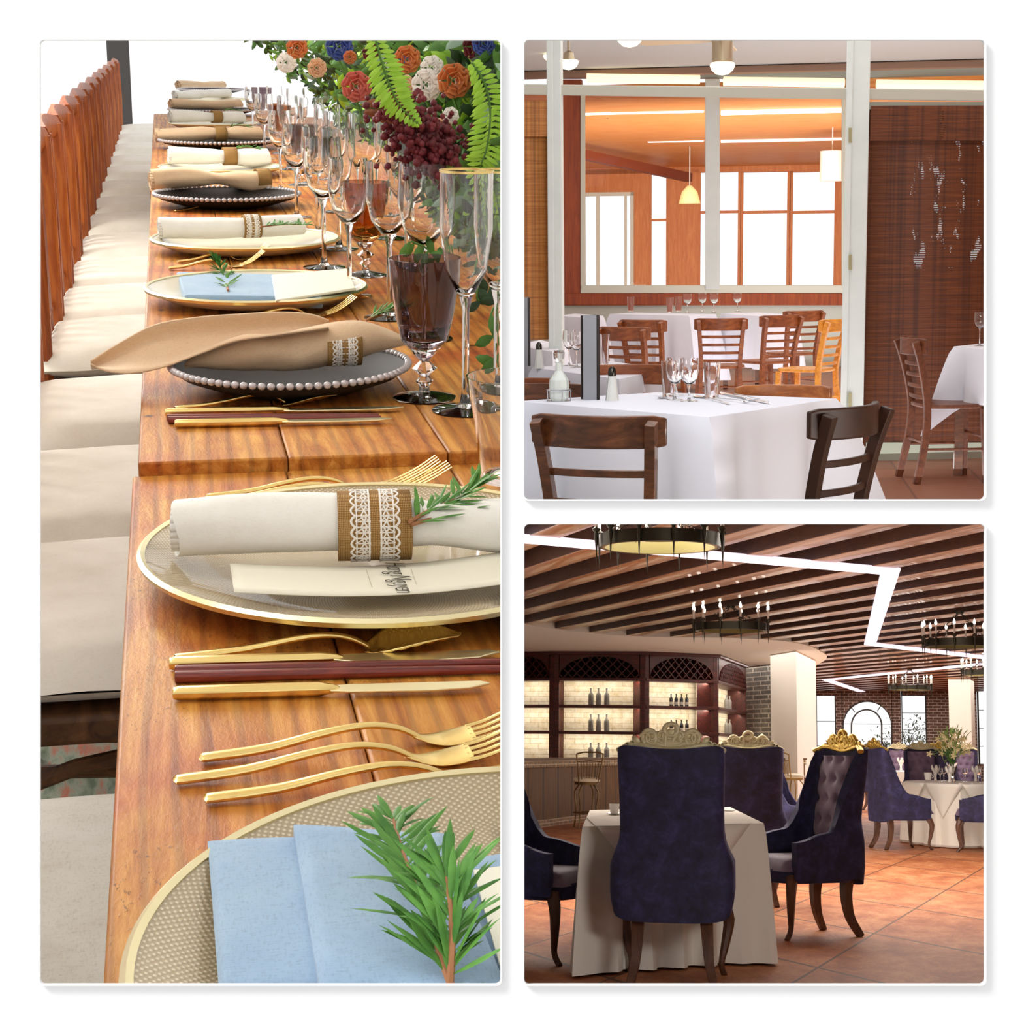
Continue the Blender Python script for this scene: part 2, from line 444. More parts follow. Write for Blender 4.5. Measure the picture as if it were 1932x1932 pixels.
def charger_mat():
    t = NT('beaded_glass'); vec = t.coord((1, 1, 1))
    sx = t.n('ShaderNodeSeparateXYZ'); t.l(vec, sx.inputs[0])
    r = t.math('POWER', t.math('ADD', t.math('POWER', sx.outputs[0], 2), t.math('POWER', sx.outputs[1], 2)), .5)
    a = t.math('ARCTAN2', sx.outputs[1], sx.outputs[0])
    s1 = t.math('SINE', t.math('MULTIPLY', r, 1900)); s2 = t.math('SINE', t.math('MULTIPLY', a, 230))
    m = t.math('MULTIPLY', s1, s2)
    c = t.ramp(m, [(0, 'b3a080'), (.45, 'cfbf9f'), (.85, 'e4d7bb')])
    t.l(c, t.b.inputs['Base Color']); t.b.inputs['Roughness'].default_value = .22; t.b.inputs['Coat Weight'].default_value = .6
    t.bump(m, .25, .0006); return t.m
CHARGER = charger_mat()
DARKPL = pm('charcoal_glaze', '302b29', .55, spec=.15)
SILVERB = pm('pearl_beads', 'c9c2c4', .3, .3)
CHOP = wood('red_chopstick_wood', '4a1614', '7d2c22', '95402f', 20, (1, 12, 12), .35, coat=.2)
ROS = pm('rosemary_leaf', '649a40', .55, var='3f7232', vscale=70, spec=.3)
STEM = pm('woody_stem', 'a5714c', .8)
CARD = pm('ivory_card', 'f5f1df', .8)
INK = pm('dark_ink', '3a3324', .8)
SMOKE = glass('smoke_glass', 'a8989e'); CLEAR = glass('clear_glass', 'ffffff'); AMBER = glass('amber_glass', 'c48a52')
CHAIRW = wood('orange_chair_wood', '6e2f10', 'a9541f', 'cf7c33', 5, (6, 6, .8), .4)
BROWNW = wood('dark_chair_wood', '3c2413', '5f3d20', '7a5230', 6, (6, 1, 6), .5)
# --- ground, pole
g = MB(); g.box(-4, 1.0, .6, 6.2, -.05, 0)
t_ = NT('ground_cloth'); vec_ = t_.coord((14, 3, 1)); t_.l(t_.ramp(t_.noise(vec_, 2.5, 3), [(.35, '55624c'), (.5, '8a9080'), (.62, 'a8604a'), (.75, '6f7463')]), t_.b.inputs['Base Color'])
t_.b.inputs['Roughness'].default_value = .95; t_.bump(t_.noise(vec_, 60, 2), .4, .004)
struct(g.build('floor', t_.m, smooth=0))
mb = MB(); mb.box(-3.2, .9, .62, 8.5, 2.7, 2.74); struct(mb.build('ceiling_canopy', pm('canopy_cloth', 'efe9dd', .9), smooth=0))  # unseen roof added to block sky light from above
p = A.y(221, 60, 15)
mb = MB(); mb.box(p.x-.09, p.x+.09, 14.9, 15.1, 0, 3.4)
tag(mb.build('tent_pole', pm('dark_pole', '4a4543', .6), bevel=.01), 'dark grey upright pole standing far behind the wooden chair backs', 'pole')
# --- tables
def plank_table(us, y0, y1, z, label, thick=.042):
    """planks between the given pixel columns (u at a reference row)"""
    root = thing('plank_table', label, 'table', A, (us[0], y0, 0), 0, None)
    for a, b in zip(us[:-1], us[1:]):
        m = MB(); n = 26
        def prof(x0, x1):
            out = []
            return out
        m.box(a+.0004-us[0], b-.0004-us[0], 0, y1-y0, z-thick, z)
        m.build('plank', WOOD_T, root, bevel=.0022, seg=2)
    m = MB(); m.box(.1, us[-1]-us[0]-.06, .08, y1-y0-.08, z-thick-.07, z-thick)
    m.build('apron', BROWNW, root)
    for (x, y) in ((.14, .1), (.14, y1-y0-.17), (us[-1]-us[0]-.16, .1), (us[-1]-us[0]-.16, y1-y0-.17)):
        m = MB(); m.box(x, x+.07, y, y+.07, 0, z-thick-.07); m.build('leg', BROWNW, root, bevel=.004)
    return root
def colx(u, v, z=TZ): return A.z(u, v, z).x
gap_near = A.z(400, 893, TZ-.012).y; gap_far = A.z(400, 868, TZ).y
x0 = colx(240, 1060, TZ-.012)
plank_table([x0, colx(545, 905, TZ-.012), colx(845, 875, TZ-.012), .42, .56], .50, gap_near, TZ-.012, 'honey brown plank table nearest the viewer, laid with the blue napkin and white roll')
TZ1 = TZ-.012
x0 = colx(264, 780)
plank_table([x0, colx(543, 860), colx(843, 848), .43, .58, .72], gap_far, 4.2, TZ, 'honey brown plank table beyond the dark gap, with the peach napkin near its end', .045)
plank_table([x0-.004, .13, .28, .43, .58, .72], 4.215, 7.6, TZ, 'honey brown plank table at the far end of the row')
# --- chairs
def seat_cushion(mat, W=.43, D=.46, h=.07, par=None):
    m = MB(); n = 17
    def fn(u, v):
        a = 2*u-1; b = 2*v-1
        k = (1-abs(a)**5)**.5*(1-abs(b)**5)**.5
        return V(a*W/2, b*D/2, h*.35+h*.65*k**.8 + .004*nz(a*2, b*2))
    m.grid(fn, n, n)
    def fb(u, v):
        a = 2*u-1; b = 2*v-1
        k = (1-abs(a)**6)**.5*(1-abs(b)**6)**.5
        return V(a*W/2, b*D/2, h*.35-h*.35*k)
    m.grid(fb, n, n)
    return m.build('cushion', mat, par, smooth=60)
def make_cross_chair(label, mat, wood_m):
    """side chair facing +X, origin on the ground under the seat centre"""
    r = thing('wooden_chair', label, 'chair', A, (0, 0, 0))
    m = MB(); m.cb((0, 0, .42), (.42, .44, .035)); m.build('seat_frame', BROWNW, r, bevel=.008)
    c = seat_cushion(mat, par=r); c.location = (0, 0, .44)
    for sy in (-1, 1):
        m = MB(); m.tube(bez((-.2, sy*.19, 0), (-.2, sy*.19, .3), (-.19, sy*.2, .6), (-.2, sy*.2, .885), 14), [.017]*14, 8); m.build('back_leg', wood_m, r)
        m = MB(); m.tube(bez((.18, sy*.18, 0), (.185, sy*.185, .15), (.18, sy*.19, .3), (.18, sy*.19, .42), 8), [.013]+[.018]*7, 8); m.build('front_leg', BROWNW, r)
        m = MB(); m.tube([(-.2, sy*.19, .2), (.18, sy*.185, .18)], .009, 8); m.build('stretcher', BROWNW, r)
        m = MB(); m.tube(bez((.18, sy*.18, .30), (.1, sy*.18, .40), (-.1, sy*.19, .40), (-.19, sy*.19, .30), 10), .009, 8); m.build('arched_brace', BROWNW, r)
    m = MB(); m.tube(bez((-.2, -.215, .875), (-.225, -.1, .895), (-.225, .1, .895), (-.2, .215, .875), 12), [.013]*12, 8, rb=[.028]*12); m.build('top_rail', wood_m, r)
    for y in (-.11, -.037, .037, .11):
        m = MB(); m.tube(bez((-.2, y, .45), (-.21, y, .6), (-.2, y, .78), (-.213, y, .875), 8), [.008]*8, 6, rb=[.016]*8); m.build('back_slat', wood_m, r)
    m = MB(); m.tube([(-.205, -.19, .53), (-.205, .19, .53)], .01, 6); m.build('lower_rail', wood_m, r)
    return r
ends = [1325, 1055, 862, 708, 628, 563, 505, 455, 417, 380, 348, 324, 298, 276, 256]
ys = [A.z(170, v, .455).y for v in ends]
seatx = lambda: A.z(118, 560, .47).x+.215
SX = seatx()
ord_ = ['second', 'third', 'fourth', 'fifth', 'sixth', 'seventh', 'eighth', 'ninth', 'tenth', 'eleventh', 'twelfth', 'thirteenth', 'fourteenth', 'fifteenth', 'farthest']
proto = make_cross_chair('grey cushioned chair tucked under the table edge, nearest the viewer, beside the blue napkin', CUSH_G, CHAIRW)
place(proto, A, (SX-.03, A.z(140, 1522, .48).y-.225, 0))
proto2 = None
for i, y in enumerate(ys):
    lab = 'cream cushioned wooden chair at the long table, %s of the row counted from the viewer' % ord_[i]
    if proto2 is None:
        proto2 = make_cross_chair(lab, CUSH, CHAIRW); proto2['group'] = 'cream cushioned chairs along the long table'
        place(proto2, A, (SX, y+.23, 0))
    else:
        dup(proto2, A, (SX-.002*i, y+.23, 0), 0, lab)
proto['group'] = 'cream cushioned chairs along the long table'
# --- charger plates
def charger(label, loc, R=.165, mat=CHARGER, rim=GOLD_PALE, beads=False, name='charger_plate'):
    r = thing(name, label, 'plate', A, loc)
    s = R/.165
    prof = [(0, .0), (.09*s, .0), (.1*s, .002), (.135*s, .008), (R-.003, .0195), (R-.0015, .021), (R-.004, .0225), (.133*s, .011), (.1*s, .0055), (.085*s, .0045), (0, .0045)]
    m = MB(); m.lathe(prof, 96); m.build('plate_body', mat, r, smooth=50)
    m = MB()
    if not beads:
        m.lathe([(R-.0045, .0235), (R-.0015, .0248), (R+.0012, .0225), (R, .019), (R-.003, .0185)], 96, closed=True)
        m.build('gold_rim', rim, r, smooth=60)
    else:
        for k in range(64):
            a = 2*PI*k/64; m.ball((R*math.cos(a), R*math.sin(a), .0225), (.0062*s, .0062*s, .0045), 8, 5)
        m.build('beaded_rim', rim, r, smooth=60)
    return r
# --- napkin roll, along +X, origin at its left end on the plate
def napkin_roll(label, loc, rz, L, d, mat, sc_flat=.85, name='rolled_napkin', wob=1.0):
    r = thing(name, label, 'napkin', A, loc, rz)
    n = 28; seeds = random.random()*20
    m = MB()
    def fn(u, v):
        x = L*v; a = 2*PI*u
        k = 1+.07*wob*nz(x*14+seeds, math.cos(a)*1.3, math.sin(a)*1.3)
        pinch = 1-.16*wob*math.exp(-((x-L*.58)/.03)**2)
        e = 1+.04*math.sin(x*31+seeds)*wob
        return V(x+.003*math.sin(a*2+1), d/2*math.cos(a)*k*pinch*1.12, d/2*sc_flat*(1+math.sin(a)*k*pinch*e)+.003*math.sin(x*16+seeds)*wob)
    m.grid(fn, n, 40, True)
    m.build('napkin_cloth', mat, r, smooth=80)
    m = MB(); q = []
    for i in range(70):
        t = i/69; a = t*7*PI; rr = d/2*(.94-.84*t); q.append(V(0, rr*1.1*math.cos(a), d/2*sc_flat+rr*sc_flat*math.sin(a)))
    for i in range(69):
        a, b = q[i], q[i+1]; m.add([a+V(.012,0,0), b+V(.012,0,0), b+V(-.0035,0,0), a+V(-.0035,0,0)], [(0,1,2,3)])
    m.build('rolled_end', mat, r, solid=.0008, smooth=60)
    return r
def ring(label, loc, rz, w_, d, sc_flat=.85, lace=True, rs=1.0):
    r = thing('napkin_band', label, 'napkin ring', A, loc, rz)
    def cyl(x0, x1, dd, n=40, jag=0):
        m = MB(); 
        def fn(u, v):
            a = 2*PI*u; x = lerp(x0, x1, v)+(jag*abs(math.sin(a*12))*(1 if v > .5 else -1) if v in (0, 1) else 0)
            return V(x, dd/2*1.12*math.cos(a), d/2*sc_flat+dd/2*sc_flat*math.sin(a))
        m.grid(fn, n*3 if jag else n, 4, True); return m
    cyl(-w_/2, w_/2, d*1.05*rs).build('burlap_band', BURLAP, r, solid=.0007, smooth=60)
    if lace:
        dd = d*1.085*rs
        m = MB()
        cx = lambda x, a: V(x, dd/2*1.12*math.cos(a), d/2*sc_flat+dd/2*sc_flat*math.sin(a))
        wl = w_*.27
        for sgn in (-1, 1):                    # lace worked as cord: scallops, rings and diamonds
            for k in range(20):
                a0 = 2*PI*k/20; a1 = 2*PI*(k+1)/20; am = (a0+a1)/2; c = sgn*wl*.55
                m.tube([cx(sgn*(wl+.0028*math.sin(PI*t/6)), lerp(a0, a1, t/6)) for t in range(7)], .00085, 4)
                m.tube([cx(sgn*.004, lerp(a0, a1, t/2)) for t in range(3)], .0009, 4)
                m.tube([cx(sgn*(wl-.001), lerp(a0, a1, t/2)) for t in range(3)], .0007, 4)
                for q in range(6):
                    b = 2*PI*q/6; m.tube([cx(c, am), cx(c+.0045*math.cos(b), am+.0045/(d/2)*math.sin(b))], .0006, 4)
                m.tube([cx(sgn*.004, a0), cx(c, (a0)), cx(sgn*wl, a0)], .0006, 4)
                m.tube([cx(sgn*.004, am), cx(c, a0+.02), cx(sgn*wl, am)], .0005, 4)
        m.build('lace_trim', LACE, r, smooth=60)
    return r
def leaves_on(stem, count, L, W, mat, par, spread=.9, seed=1, up=.35, name='leaves', t0=.12):
    rnd = random.Random(seed); m = MB(); n = len(stem)
    for k in range(count):
        t = t0+(1-t0)*(k/(count-1))*.999; i = min(int(t*(n-1)), n-2); f = t*(n-1)-i
        p = stem[i].lerp(stem[i+1], f); d = (stem[i+1]-stem[i]).normalized()
        s = d.cross(V(0, 0, 1)).normalized(); sd = 1 if k % 2 else -1
        ang = rnd.uniform(.15, spread+.35)
        dd = d*math.cos(ang)+s*sd*math.sin(ang)*rnd.uniform(.7, 1.1)+V(0, 0, rnd.uniform(-.1, up))
        l = L*rnd.uniform(.7, 1.15)*(1 if t < .85 else .8)
        m.leaf(p, dd, l, W, (rnd.uniform(-.3, .3), rnd.uniform(-.3, .3), 1), droop=rnd.uniform(-.1, .12), th=.25)
    return m.build(name, mat, par, smooth=60)
def rosemary(label, paths, count, L, W, seed=1, group=None):
    """paths: lists of points in place axes"""
    o = Vector(paths[0][0]); r = thing('rosemary_sprig', label, 'herb sprig', A, o, 0, group)
    for k, P in enumerate(paths):
        st = catmull([Vector(q)-o for q in P], 6)
        m = MB(); m.tube(st, [.0016*(1-.6*i/len(st)) for i in range(len(st))], 6); m.build('stem', STEM, r)
        leaves_on(st, count[k], L, W, ROS, r, seed=seed+k, up=.5)
    return r
# --- cutlery, laid along +X from the handle end
def strip(m, st, n=8, sq=False):
    if len(st) >= 5 and not sq:
        a = catmull([(s[0], s[1], s[2]) for s in st], 4); b = catmull([(s[3], s[4], 0) for s in st], 4)
        st = [(p.x, p.y, p.z, max(q.x, .0006), max(q.y, .0006)) for p, q in zip(a, b)]
    m.tube([V(s[0], s[1], s[2]) for s in st], [s[3]/2 for s in st], n, sq, up=(0, 0, 1), rb=[s[4]/2 for s in st])
def tines(m, x0, x1, z0, w0):
    for k in range(4):
        y = (k-1.5)*w0/3.4
        strip(m, [(lerp(x0, x1, t), y*(1+.1*t), z0+.021*t**1.5, .0034*(1-.45*t), .0022*(1-.4*t)) for t in (0, .2, .4, .6, .8, 1)], 6)
def make_fork(label, L=.19, cls='gold_fork'):
    r = thing(cls, label, 'fork', A, (0, 0, 0))
    h = L*.61
    m = MB(); strip(m, [(0, 0, .0035, .0085, .003), (.004, 0, .0033, .0095, .0042), (h*.3, 0, .0055, .0085, .0045), (h*.55, 0, .011, .007, .0042), (h*.75, 0, .0135, .0055, .0038),
                        (h*.9, 0, .0105, .0052, .0034), (h, 0, .0045, .007, .0028)], 12)
    m.build('handle', GOLD, r, smooth=50)
    m = MB(); strip(m, [(h*.97, 0, .0058, .006, .0028), (h*1.04, 0, .0028, .013, .0022), (h*1.12, 0, .002, .02, .002), (h*1.2, 0, .003, .0225, .002), (h*1.26, 0, .0045, .0225, .002)], 16)
    tines(m, h*1.24, L, .004, .0215)
    m.build('fork_head', GOLD, r, smooth=50); return r
def make_spoon(label, L=.16, orn=True):
    r = thing('gold_spoon', label, 'spoon', A, (0, 0, 0)); h = L*.66
    m = MB(); strip(m, [(0, 0, .003, .008, .003), (.004, 0, .003, .009, .004), (h*.35, 0, .006, .0075, .004), (h*.7, 0, .0125, .0055, .0038), (h*.88, 0, .011, .005, .0034), (h, 0, .0045, .007, .003)], 12)
    m.build('handle', GOLD, r, smooth=50)
    m = MB(); bl = L-h
    def fn(u, v):
        x = v; wd = math.sin(PI*min(1, x*.96+.03)**.8)*.018*(1.0)+.001; a = 2*u-1
        z = .003+.008*x**1.3+(abs(a)**2)*.0075*math.sin(PI*min(1, x+.02)) - .001
        z += a*wd*.08
        if orn: z += .0008*math.sin(x*45)*math.sin(abs(a)*PI)
        return V(h-.003+bl*x, a*wd, z)
    m.grid(fn, 15, 44); m.build('bowl', GOLD, r, solid=.0011, smooth=50); return r
def make_knife(label, L=.17, wb=.014):
    r = thing('gold_knife', label, 'knife', A, (0, 0, 0)); h = L*.5
    m = MB(); strip(m, [(0, 0, .0045, .0075, .006), (.003, 0, .0045, .0085, .0078), (h*.5, 0, .0045, .009, .008), (h*.9, 0, .0045, .009, .0078), (h, 0, .0045, .006, .005), (h*1.04, 0, .0045, .004, .002)], 8, True)
    m.build('handle', GOLD, r, bevel=.0008)
    m = MB(); pts = [(h*.98, -.004), (h*1.1, -wb*.42), (L*.8, -wb*.52), (L*.93, -wb*.4), (L, .001), (L*.97, .0045), (h*1.1, .005), (h*.98, .004)]
    m.prism(pts, .0035, .0052); m.build('blade', GOLD_PALE, r, bevel=.0005); return r
def make_chop(label, L=.24):
    m = MB(); strip(m, [(0, 0, .0038, .0075, .0072), (L*.5, 0, .0035, .0065, .0062), (L, 0, .003, .004, .004)], 8, True)
    o = m.build('chopstick', CHOP, None, bevel=.0006); tag(o, label, 'chopstick'); return o
def lay(o, p0, p1, z, L=None):
    """put a piece so that it starts at pixel p0 and points to pixel p1, on height z"""
    a = A.z(p0[0], p0[1], z); b = A.z(p1[0], p1[1], z); return place(o, A, a, math.atan2(b.y-a.y, b.x-a.x))
def dist(p0, p1, z): return (A.z(*p0, z)-A.z(*p1, z)).length
Z1 = TZ1
# ================= setting one (nearest)
cx1 = A.z(228, 1790, Z1+.02); 
P1 = V(cx1.x+.166, A.z(906, 1462, Z1+.02).y-.165, Z1)
charger('large cream charger plate with gold rim, nearest the viewer, under the folded blue napkin', P1)
f_ = lay(make_fork('gold fork with the uppermost handle of the three above the nearest plate', .19), (381, 1440), (700, 1412), Z1); gF = 'gold forks on the plank tables'
f2_ = lay(make_fork('gold fork reaching farthest left above the nearest plate', .2), (333, 1482), (700, 1449), Z1)
f3_ = lay(make_fork('short gold fork half hidden under the nearest plate rim', .2), (390, 1517), (700, 1492), Z1)
lay(make_knife('slender gold knife lying lowest below the red chopsticks', dist((327, 1322), (925, 1304), Z1)), (327, 1322), (925, 1304), Z1)
o = make_chop('dark red wooden chopstick, lower of the near pair'); lay(o, (331, 1289), (944, 1272), Z1)
o = make_chop('dark red wooden chopstick, upper of the near pair'); lay(o, (331, 1278), (944, 1259), Z1)
lay(make_knife('broad gold knife with patterned blade above the near chopsticks', .2, .02), (320, 1265), (944, 1244), Z1)
sp = make_spoon('gold spoon with ornate raised bowl below the white napkin plate', dist((332, 1247), (862, 1222), Z1)*1.03); lay(sp, (332, 1248), (800, 1226), Z1)
# folded blue napkin: three folded leaves lying over one another
nb = thing('blue_napkin', 'dusty blue linen napkin folded in overlapping panels on the nearest plate', 'napkin', A, P1+V(0, 0, .02))
def leafpanel(px, z0, z1, name, seed):
    pts = [A.z(u, v, Z1+z1)-(P1+V(0, 0, .02)) for u, v in px]
    m = MB(); k = 12
    a, b, c, d = pts                      # tl, tr, br, bl
    def top(u, v):
        q = a.lerp(b, u).lerp(d.lerp(c, u), v)
        e = min(u, 1-u, v, 1-v); return V(q.x, q.y, z1-.02-.0035*max(0, 1-e*16)**2+.0012*nz(q.x*25+seed, q.y*25))
    def bot(u, v):
        q = top(u, v); return V(q.x, q.y, z0-.02)
    n = 24; vs = [top(i/(n-1), j/(n-1)) for j in range(n) for i in range(n)]
    m.add(vs, [(j*n+i, j*n+i+1, (j+1)*n+i+1, (j+1)*n+i) for j in range(n-1) for i in range(n-1)])
    rim_ = [(i, 0) for i in range(n)]+[(n-1, j) for j in range(1, n)]+[(i, n-1) for i in range(n-2, -1, -1)]+[(0, j) for j in range(n-2, 0, -1)]
    rv = [top(i/(n-1), j/(n-1)) for i, j in rim_]; K = len(rv)
    m.add(rv+[V(q.x, q.y, z0-.02) for q in rv], [(i, (i+1) % K, K+(i+1) % K, K+i) for i in range(K)])
    return m.build(name, LIN_B, nb, smooth=70)
leafpanel([(391, 1572), (600, 1566), (660, 1875), (414, 1875)], .0235, .0275, 'folded_panel', 1)
leafpanel([(553, 1543), (838, 1560), (968, 1875), (607, 1875)], .026, .035, 'folded_panel', 5)
leafpanel([(872, 1612), (1010, 1588), (1030, 1875), (930, 1875)], .010, .026, 'folded_panel', 9)
cardp = [A.z(u, v, Z1+.029) for u, v in ((893, 1646), (1010, 1630), (1050, 1850), (950, 1850))]
m = MB(); c0 = cardp[0]; m.add([q-c0 for q in cardp]+[q-c0+V(0, 0, .0012) for q in cardp], [(0,1,2,3), (4,7,6,5), (0,4,5,1), (1,5,6,2), (2,6,7,3), (3,7,4,0)])
o = m.build('menu_card', CARD, smooth=0); place(o, A, c0); tag(o, 'cream card tucked beside the blue napkin at the right edge of the nearest plate', 'card')
def az(u, v, dz): return A.z(u, v, Z1+dz)
rosemary('large green rosemary sprig lying on the folded blue napkin', [
    [az(856, 1872, .036), az(826, 1790, .045), az(790, 1690, .055), az(757, 1600, .055), az(742, 1545, .05)],
    [az(848, 1865, .036), az(853, 1790, .05), az(850, 1710, .062), az(838, 1640, .07)]], [86, 56], .026, .0033, 3)
# ================= setting two
P2 = V(A.z(258, 1056, Z1+.02).x+.166, 0, Z1); P2.y = (A.z(690, 1169, Z1+.02).y+A.z(720, 928, Z1+.02).y)/2
charger('cream charger plate with gold rim under the rolled white napkin', P2)
rl = A.z(332, 1060, Z1+.016); rr_ = A.z(944, 1036, Z1+.016); rz_ = math.atan2(rr_.y-rl.y, rr_.x-rl.x)
ND = .043
def roll_at(label, px_l, px_r, z, L, d, mat, ringu=None, ringl=None, lace=True, wob=1., bw=.055, rs=1.0):
    a = A.z(*px_l, z); b = A.z(*px_r, z); rz = math.atan2(b.y-a.y, b.x-a.x)
    off = V(-math.sin(rz), math.cos(rz), 0)*(d/2*.9)
    napkin_roll(label, a+off, rz, L, d, mat, wob=wob)
    if ringu:
        q = A.z(ringu, lerp(px_l[1], px_r[1], (ringu-px_l[0])/(px_r[0]-px_l[0])), z)
        ring(ringl, q+off, rz, bw, d*1.0, lace=lace, rs=rs)
    return a, rz
roll_at('white linen napkin rolled up on the second plate', (333, 1066), (944, 1052), Z1+.017, .31, .046, LIN_W, 708, 'burlap band with white lace around the rolled white napkin', bw=.051, wob=1.2, rs=1.14)
rosemary('rosemary sprig tucked into the burlap band of the white napkin', [
    [az(772, 985, .047), az(820, 958, .05), az(868, 938, .053), az(905, 912, .06)],
    [az(775, 990, .045), az(830, 975, .045), az(885, 966, .045)]], [46, 26], .024, .0034, 11)
f4 = lay(make_fork('gold fork with raised tines behind the white napkin, farther one', dist((390, 942), (830, 925), Z1)), (391, 943), (700, 926), Z1)
f5 = lay(make_fork('gold fork with raised tines behind the white napkin, partly under its plate', dist((365, 953), (850, 935), Z1)), (366, 955), (700, 938), Z1)
# menu card: a sheet sagging across the plate
mc = thing('menu_card', 'ivory menu card with handwritten name lying below the rolled white napkin', 'card', A, P2+V(0, 0, .02))
ca, cb_, cc, cd = [A.z(u, v, Z1+.022)-(P2+V(0, 0, .02)) for u, v in ((434, 1066), (985, 1034), (1020, 1090), (442, 1119))]
m = MB()
def cardf(u, v):
    q = ca.lerp(cb_, u).lerp(cd.lerp(cc, u), v); sag = -.0075*math.sin(PI*u*.95)
    return V(q.x, q.y, q.z+sag+.001)
m.grid(cardf, 30, 6); m.build('card_sheet', CARD, mc, solid=.0006, smooth=60)
# the handwriting reads down the card
cu = bpy.data.curves.new('handwriting', 'FONT'); cu.body = 'Hong Nguyen'; cu.size = .0135; cu.shear = .35; cu.extrude = .0001; cu.offset = -.00022; cu.align_x = 'CENTER'; cu.space_character = .88
to = bpy.data.objects.new('tmp', cu); C.objects.link(to); bpy.context.view_layer.update()
me = bpy.data.meshes.new_from_object(to.evaluated_get(bpy.context.evaluated_depsgraph_get())); C.objects.unlink(to); bpy.data.objects.remove(to)
tx = bpy.data.objects.new('handwriting', me); C.objects.link(tx); me.materials.clear(); me.materials.append(INK); tx.parent = mc
for vtx in me.vertices: vtx.co = Vector((vtx.co.x*1.0, vtx.co.y*1.5, vtx.co.z))
q = A.z(736, 1091, Z1+.016)-(P2+V(0, 0, .02)); tx.matrix_local = Matrix.Translation((q.x, q.y, q.z+.0008)) @ Matrix.Rotation(-PI/2, 4, 'Z')
tag(tx, 'dark handwritten name')
m = MB()
for (ua, va, ub, vb) in ((691, 1076, 702, 1109), (775, 1074, 786, 1104)):
    a = A.z(ua, va, Z1+.0165)-(P2+V(0, 0, .02)); b = A.z(ub, vb, Z1+.0165)-(P2+V(0, 0, .02)); m.tube([a+V(0,0,.0004), b+V(0,0,.0004)], .0002, 4)
m.build('fold_line', pm('pale_line', 'b9b49c', .8), mc)
# ================= setting three: charcoal plate, peach napkin
lay(make_spoon('gold spoon just below the dark beaded plate', dist((330, 774), (640, 760), TZ), False), (331, 775), (600, 763), TZ)
lay(make_knife('broad gold knife above the far pair of chopsticks', dist((312, 785), (762, 777), TZ), .016), (312, 787), (762, 777), TZ)
lay(make_chop('dark red chopstick below the broad gold knife by the peach napkin', .2), (316, 796), (745, 789), TZ)
lay(make_chop('dark red chopstick, lower one of the pair by the peach napkin', .2), (318, 800), (745, 793), TZ)
lay(make_knife('slender gold knife nearest the gap between the tables', dist((330, 808), (740, 799), TZ)), (330, 808), (740, 799), TZ)
P3c = A.z(548, 694, TZ+.022); P3 = V(P3c.x, P3c.y, TZ)
R3_ = (A.z(770, 690, TZ+.02).x-A.z(325, 690, TZ+.02).x)/2
def bowl_plate(label, loc, R):
    r = thing('beaded_plate', label, 'plate', A, loc); s = R/.12
    m = MB(); m.lathe([(0, 0), (.06*s, 0), (.075*s, .004), (.11*s, .017), (R, .0245), (R-.002, .0265), (.1*s, .018), (.07*s, .0065), (0, .005)], 72); m.build('plate_body', DARKPL, r, smooth=50)
    m = MB()
    for k in range(84):
        a = 2*PI*k/84; m.ball((R*math.cos(a), R*math.sin(a), .027), (.0042*s, .0042*s, .0036*s), 8, 5)
    m.build('beaded_rim', SILVERB, r, smooth=60); return r
bowl_plate('charcoal plate with beaded rim under the spread peach napkin', P3, R3_)
# peach napkin: gathered cone with a drooping open end
def peach_big():
    r = thing('gathered_napkin', 'peach napkin gathered in a burlap band, one end drooping past the table edge', 'napkin', A, P3+V(0, 0, .03))
    o = P3+V(0, 0, .03); y = P3.y
    def PX(u, v, dy=0): return A.y(u, v, y+dy)-o
    # lower front lobe
    top = [(345, 690), (370, 668), (420, 645), (470, 630), (530, 628), (580, 618), (640, 606), (700, 610), (770, 640)]
    bot = [(352, 688), (375, 694), (420, 697), (470, 699), (530, 699), (580, 697), (640, 684), (700, 668), (768, 648)]
    m = MB()
    n = len(top); rings = []
    for i in range(n):
        a = PX(*top[i]); b = PX(*bot[i]); c = (a+b)/2; h = max((a-b).length/2, .002); dp = h*1.1
        rings.append([V(c.x, c.y+dp*math.sin(t)*1.0, c.z+h*math.cos(t)) for t in [2*PI*k/16 for k in range(16)]])
    vs = []; 
    P = [catmull([rings[i][k] for i in range(n)], 4) for k in range(16)]
    N = len(P[0]); vs = [P[k][i]+V(0, .002*nz(i*.3, k*.7), .002*nz(k*.5, i*.25, 3)) for i in range(N) for k in range(16)]
    m.add(vs, [(i*16+k, i*16+(k+1) % 16, (i+1)*16+(k+1) % 16, (i+1)*16+k) for i in range(N-1) for k in range(16)])
    m.build('gathered_cloth', LIN_P, r, smooth=80)
    # upper leaf: a cupped sheet from the tip over the plate, a low back edge and a front edge
    back = [(172, 683), (215, 655), (290, 615), (370, 600), (450, 594), (530, 590), (585, 594), (620, 606)]
    mid = [(172, 684), (225, 668), (300, 640), (380, 634), (450, 628), (530, 618), (590, 612), (622, 610)]
    front = [(172, 685), (200, 698), (250, 702), (310, 690), (380, 664), (440, 642), (520, 630), (620, 616)]
    Bk = catmull([PX(u, v, .03) for u, v in back], 5); Md = catmull([PX(u, v, .055) for u, v in mid], 5); Fr = catmull([PX(u, v, -.028) for u, v in front], 5)
    Md = [p_+V(0, 0, -.012) for p_ in Md]
    m = MB(); K = len(Bk)
    def sf(u, v):
        i = min(int(u*(K-1)), K-1); a, b, c = Fr[i], Md[i], Bk[i]
        return a*(1-v)**2+b*2*v*(1-v)+c*v*v
    vs = [sf(i/(K-1), j/10) for j in range(11) for i in range(K)]
    m.add(vs, [(j*K+i, j*K+i+1, (j+1)*K+i+1, (j+1)*K+i) for j in range(10) for i in range(K-1)])
    m.build('open_end', LIN_P, r, solid=.0018, smooth=80)
    return r
peach_big()
q = A.y(647, 653, P3.y)
ring('burlap band with lace around the peach napkin', q+V(0, 0, -.0185), .0, .036, .043)
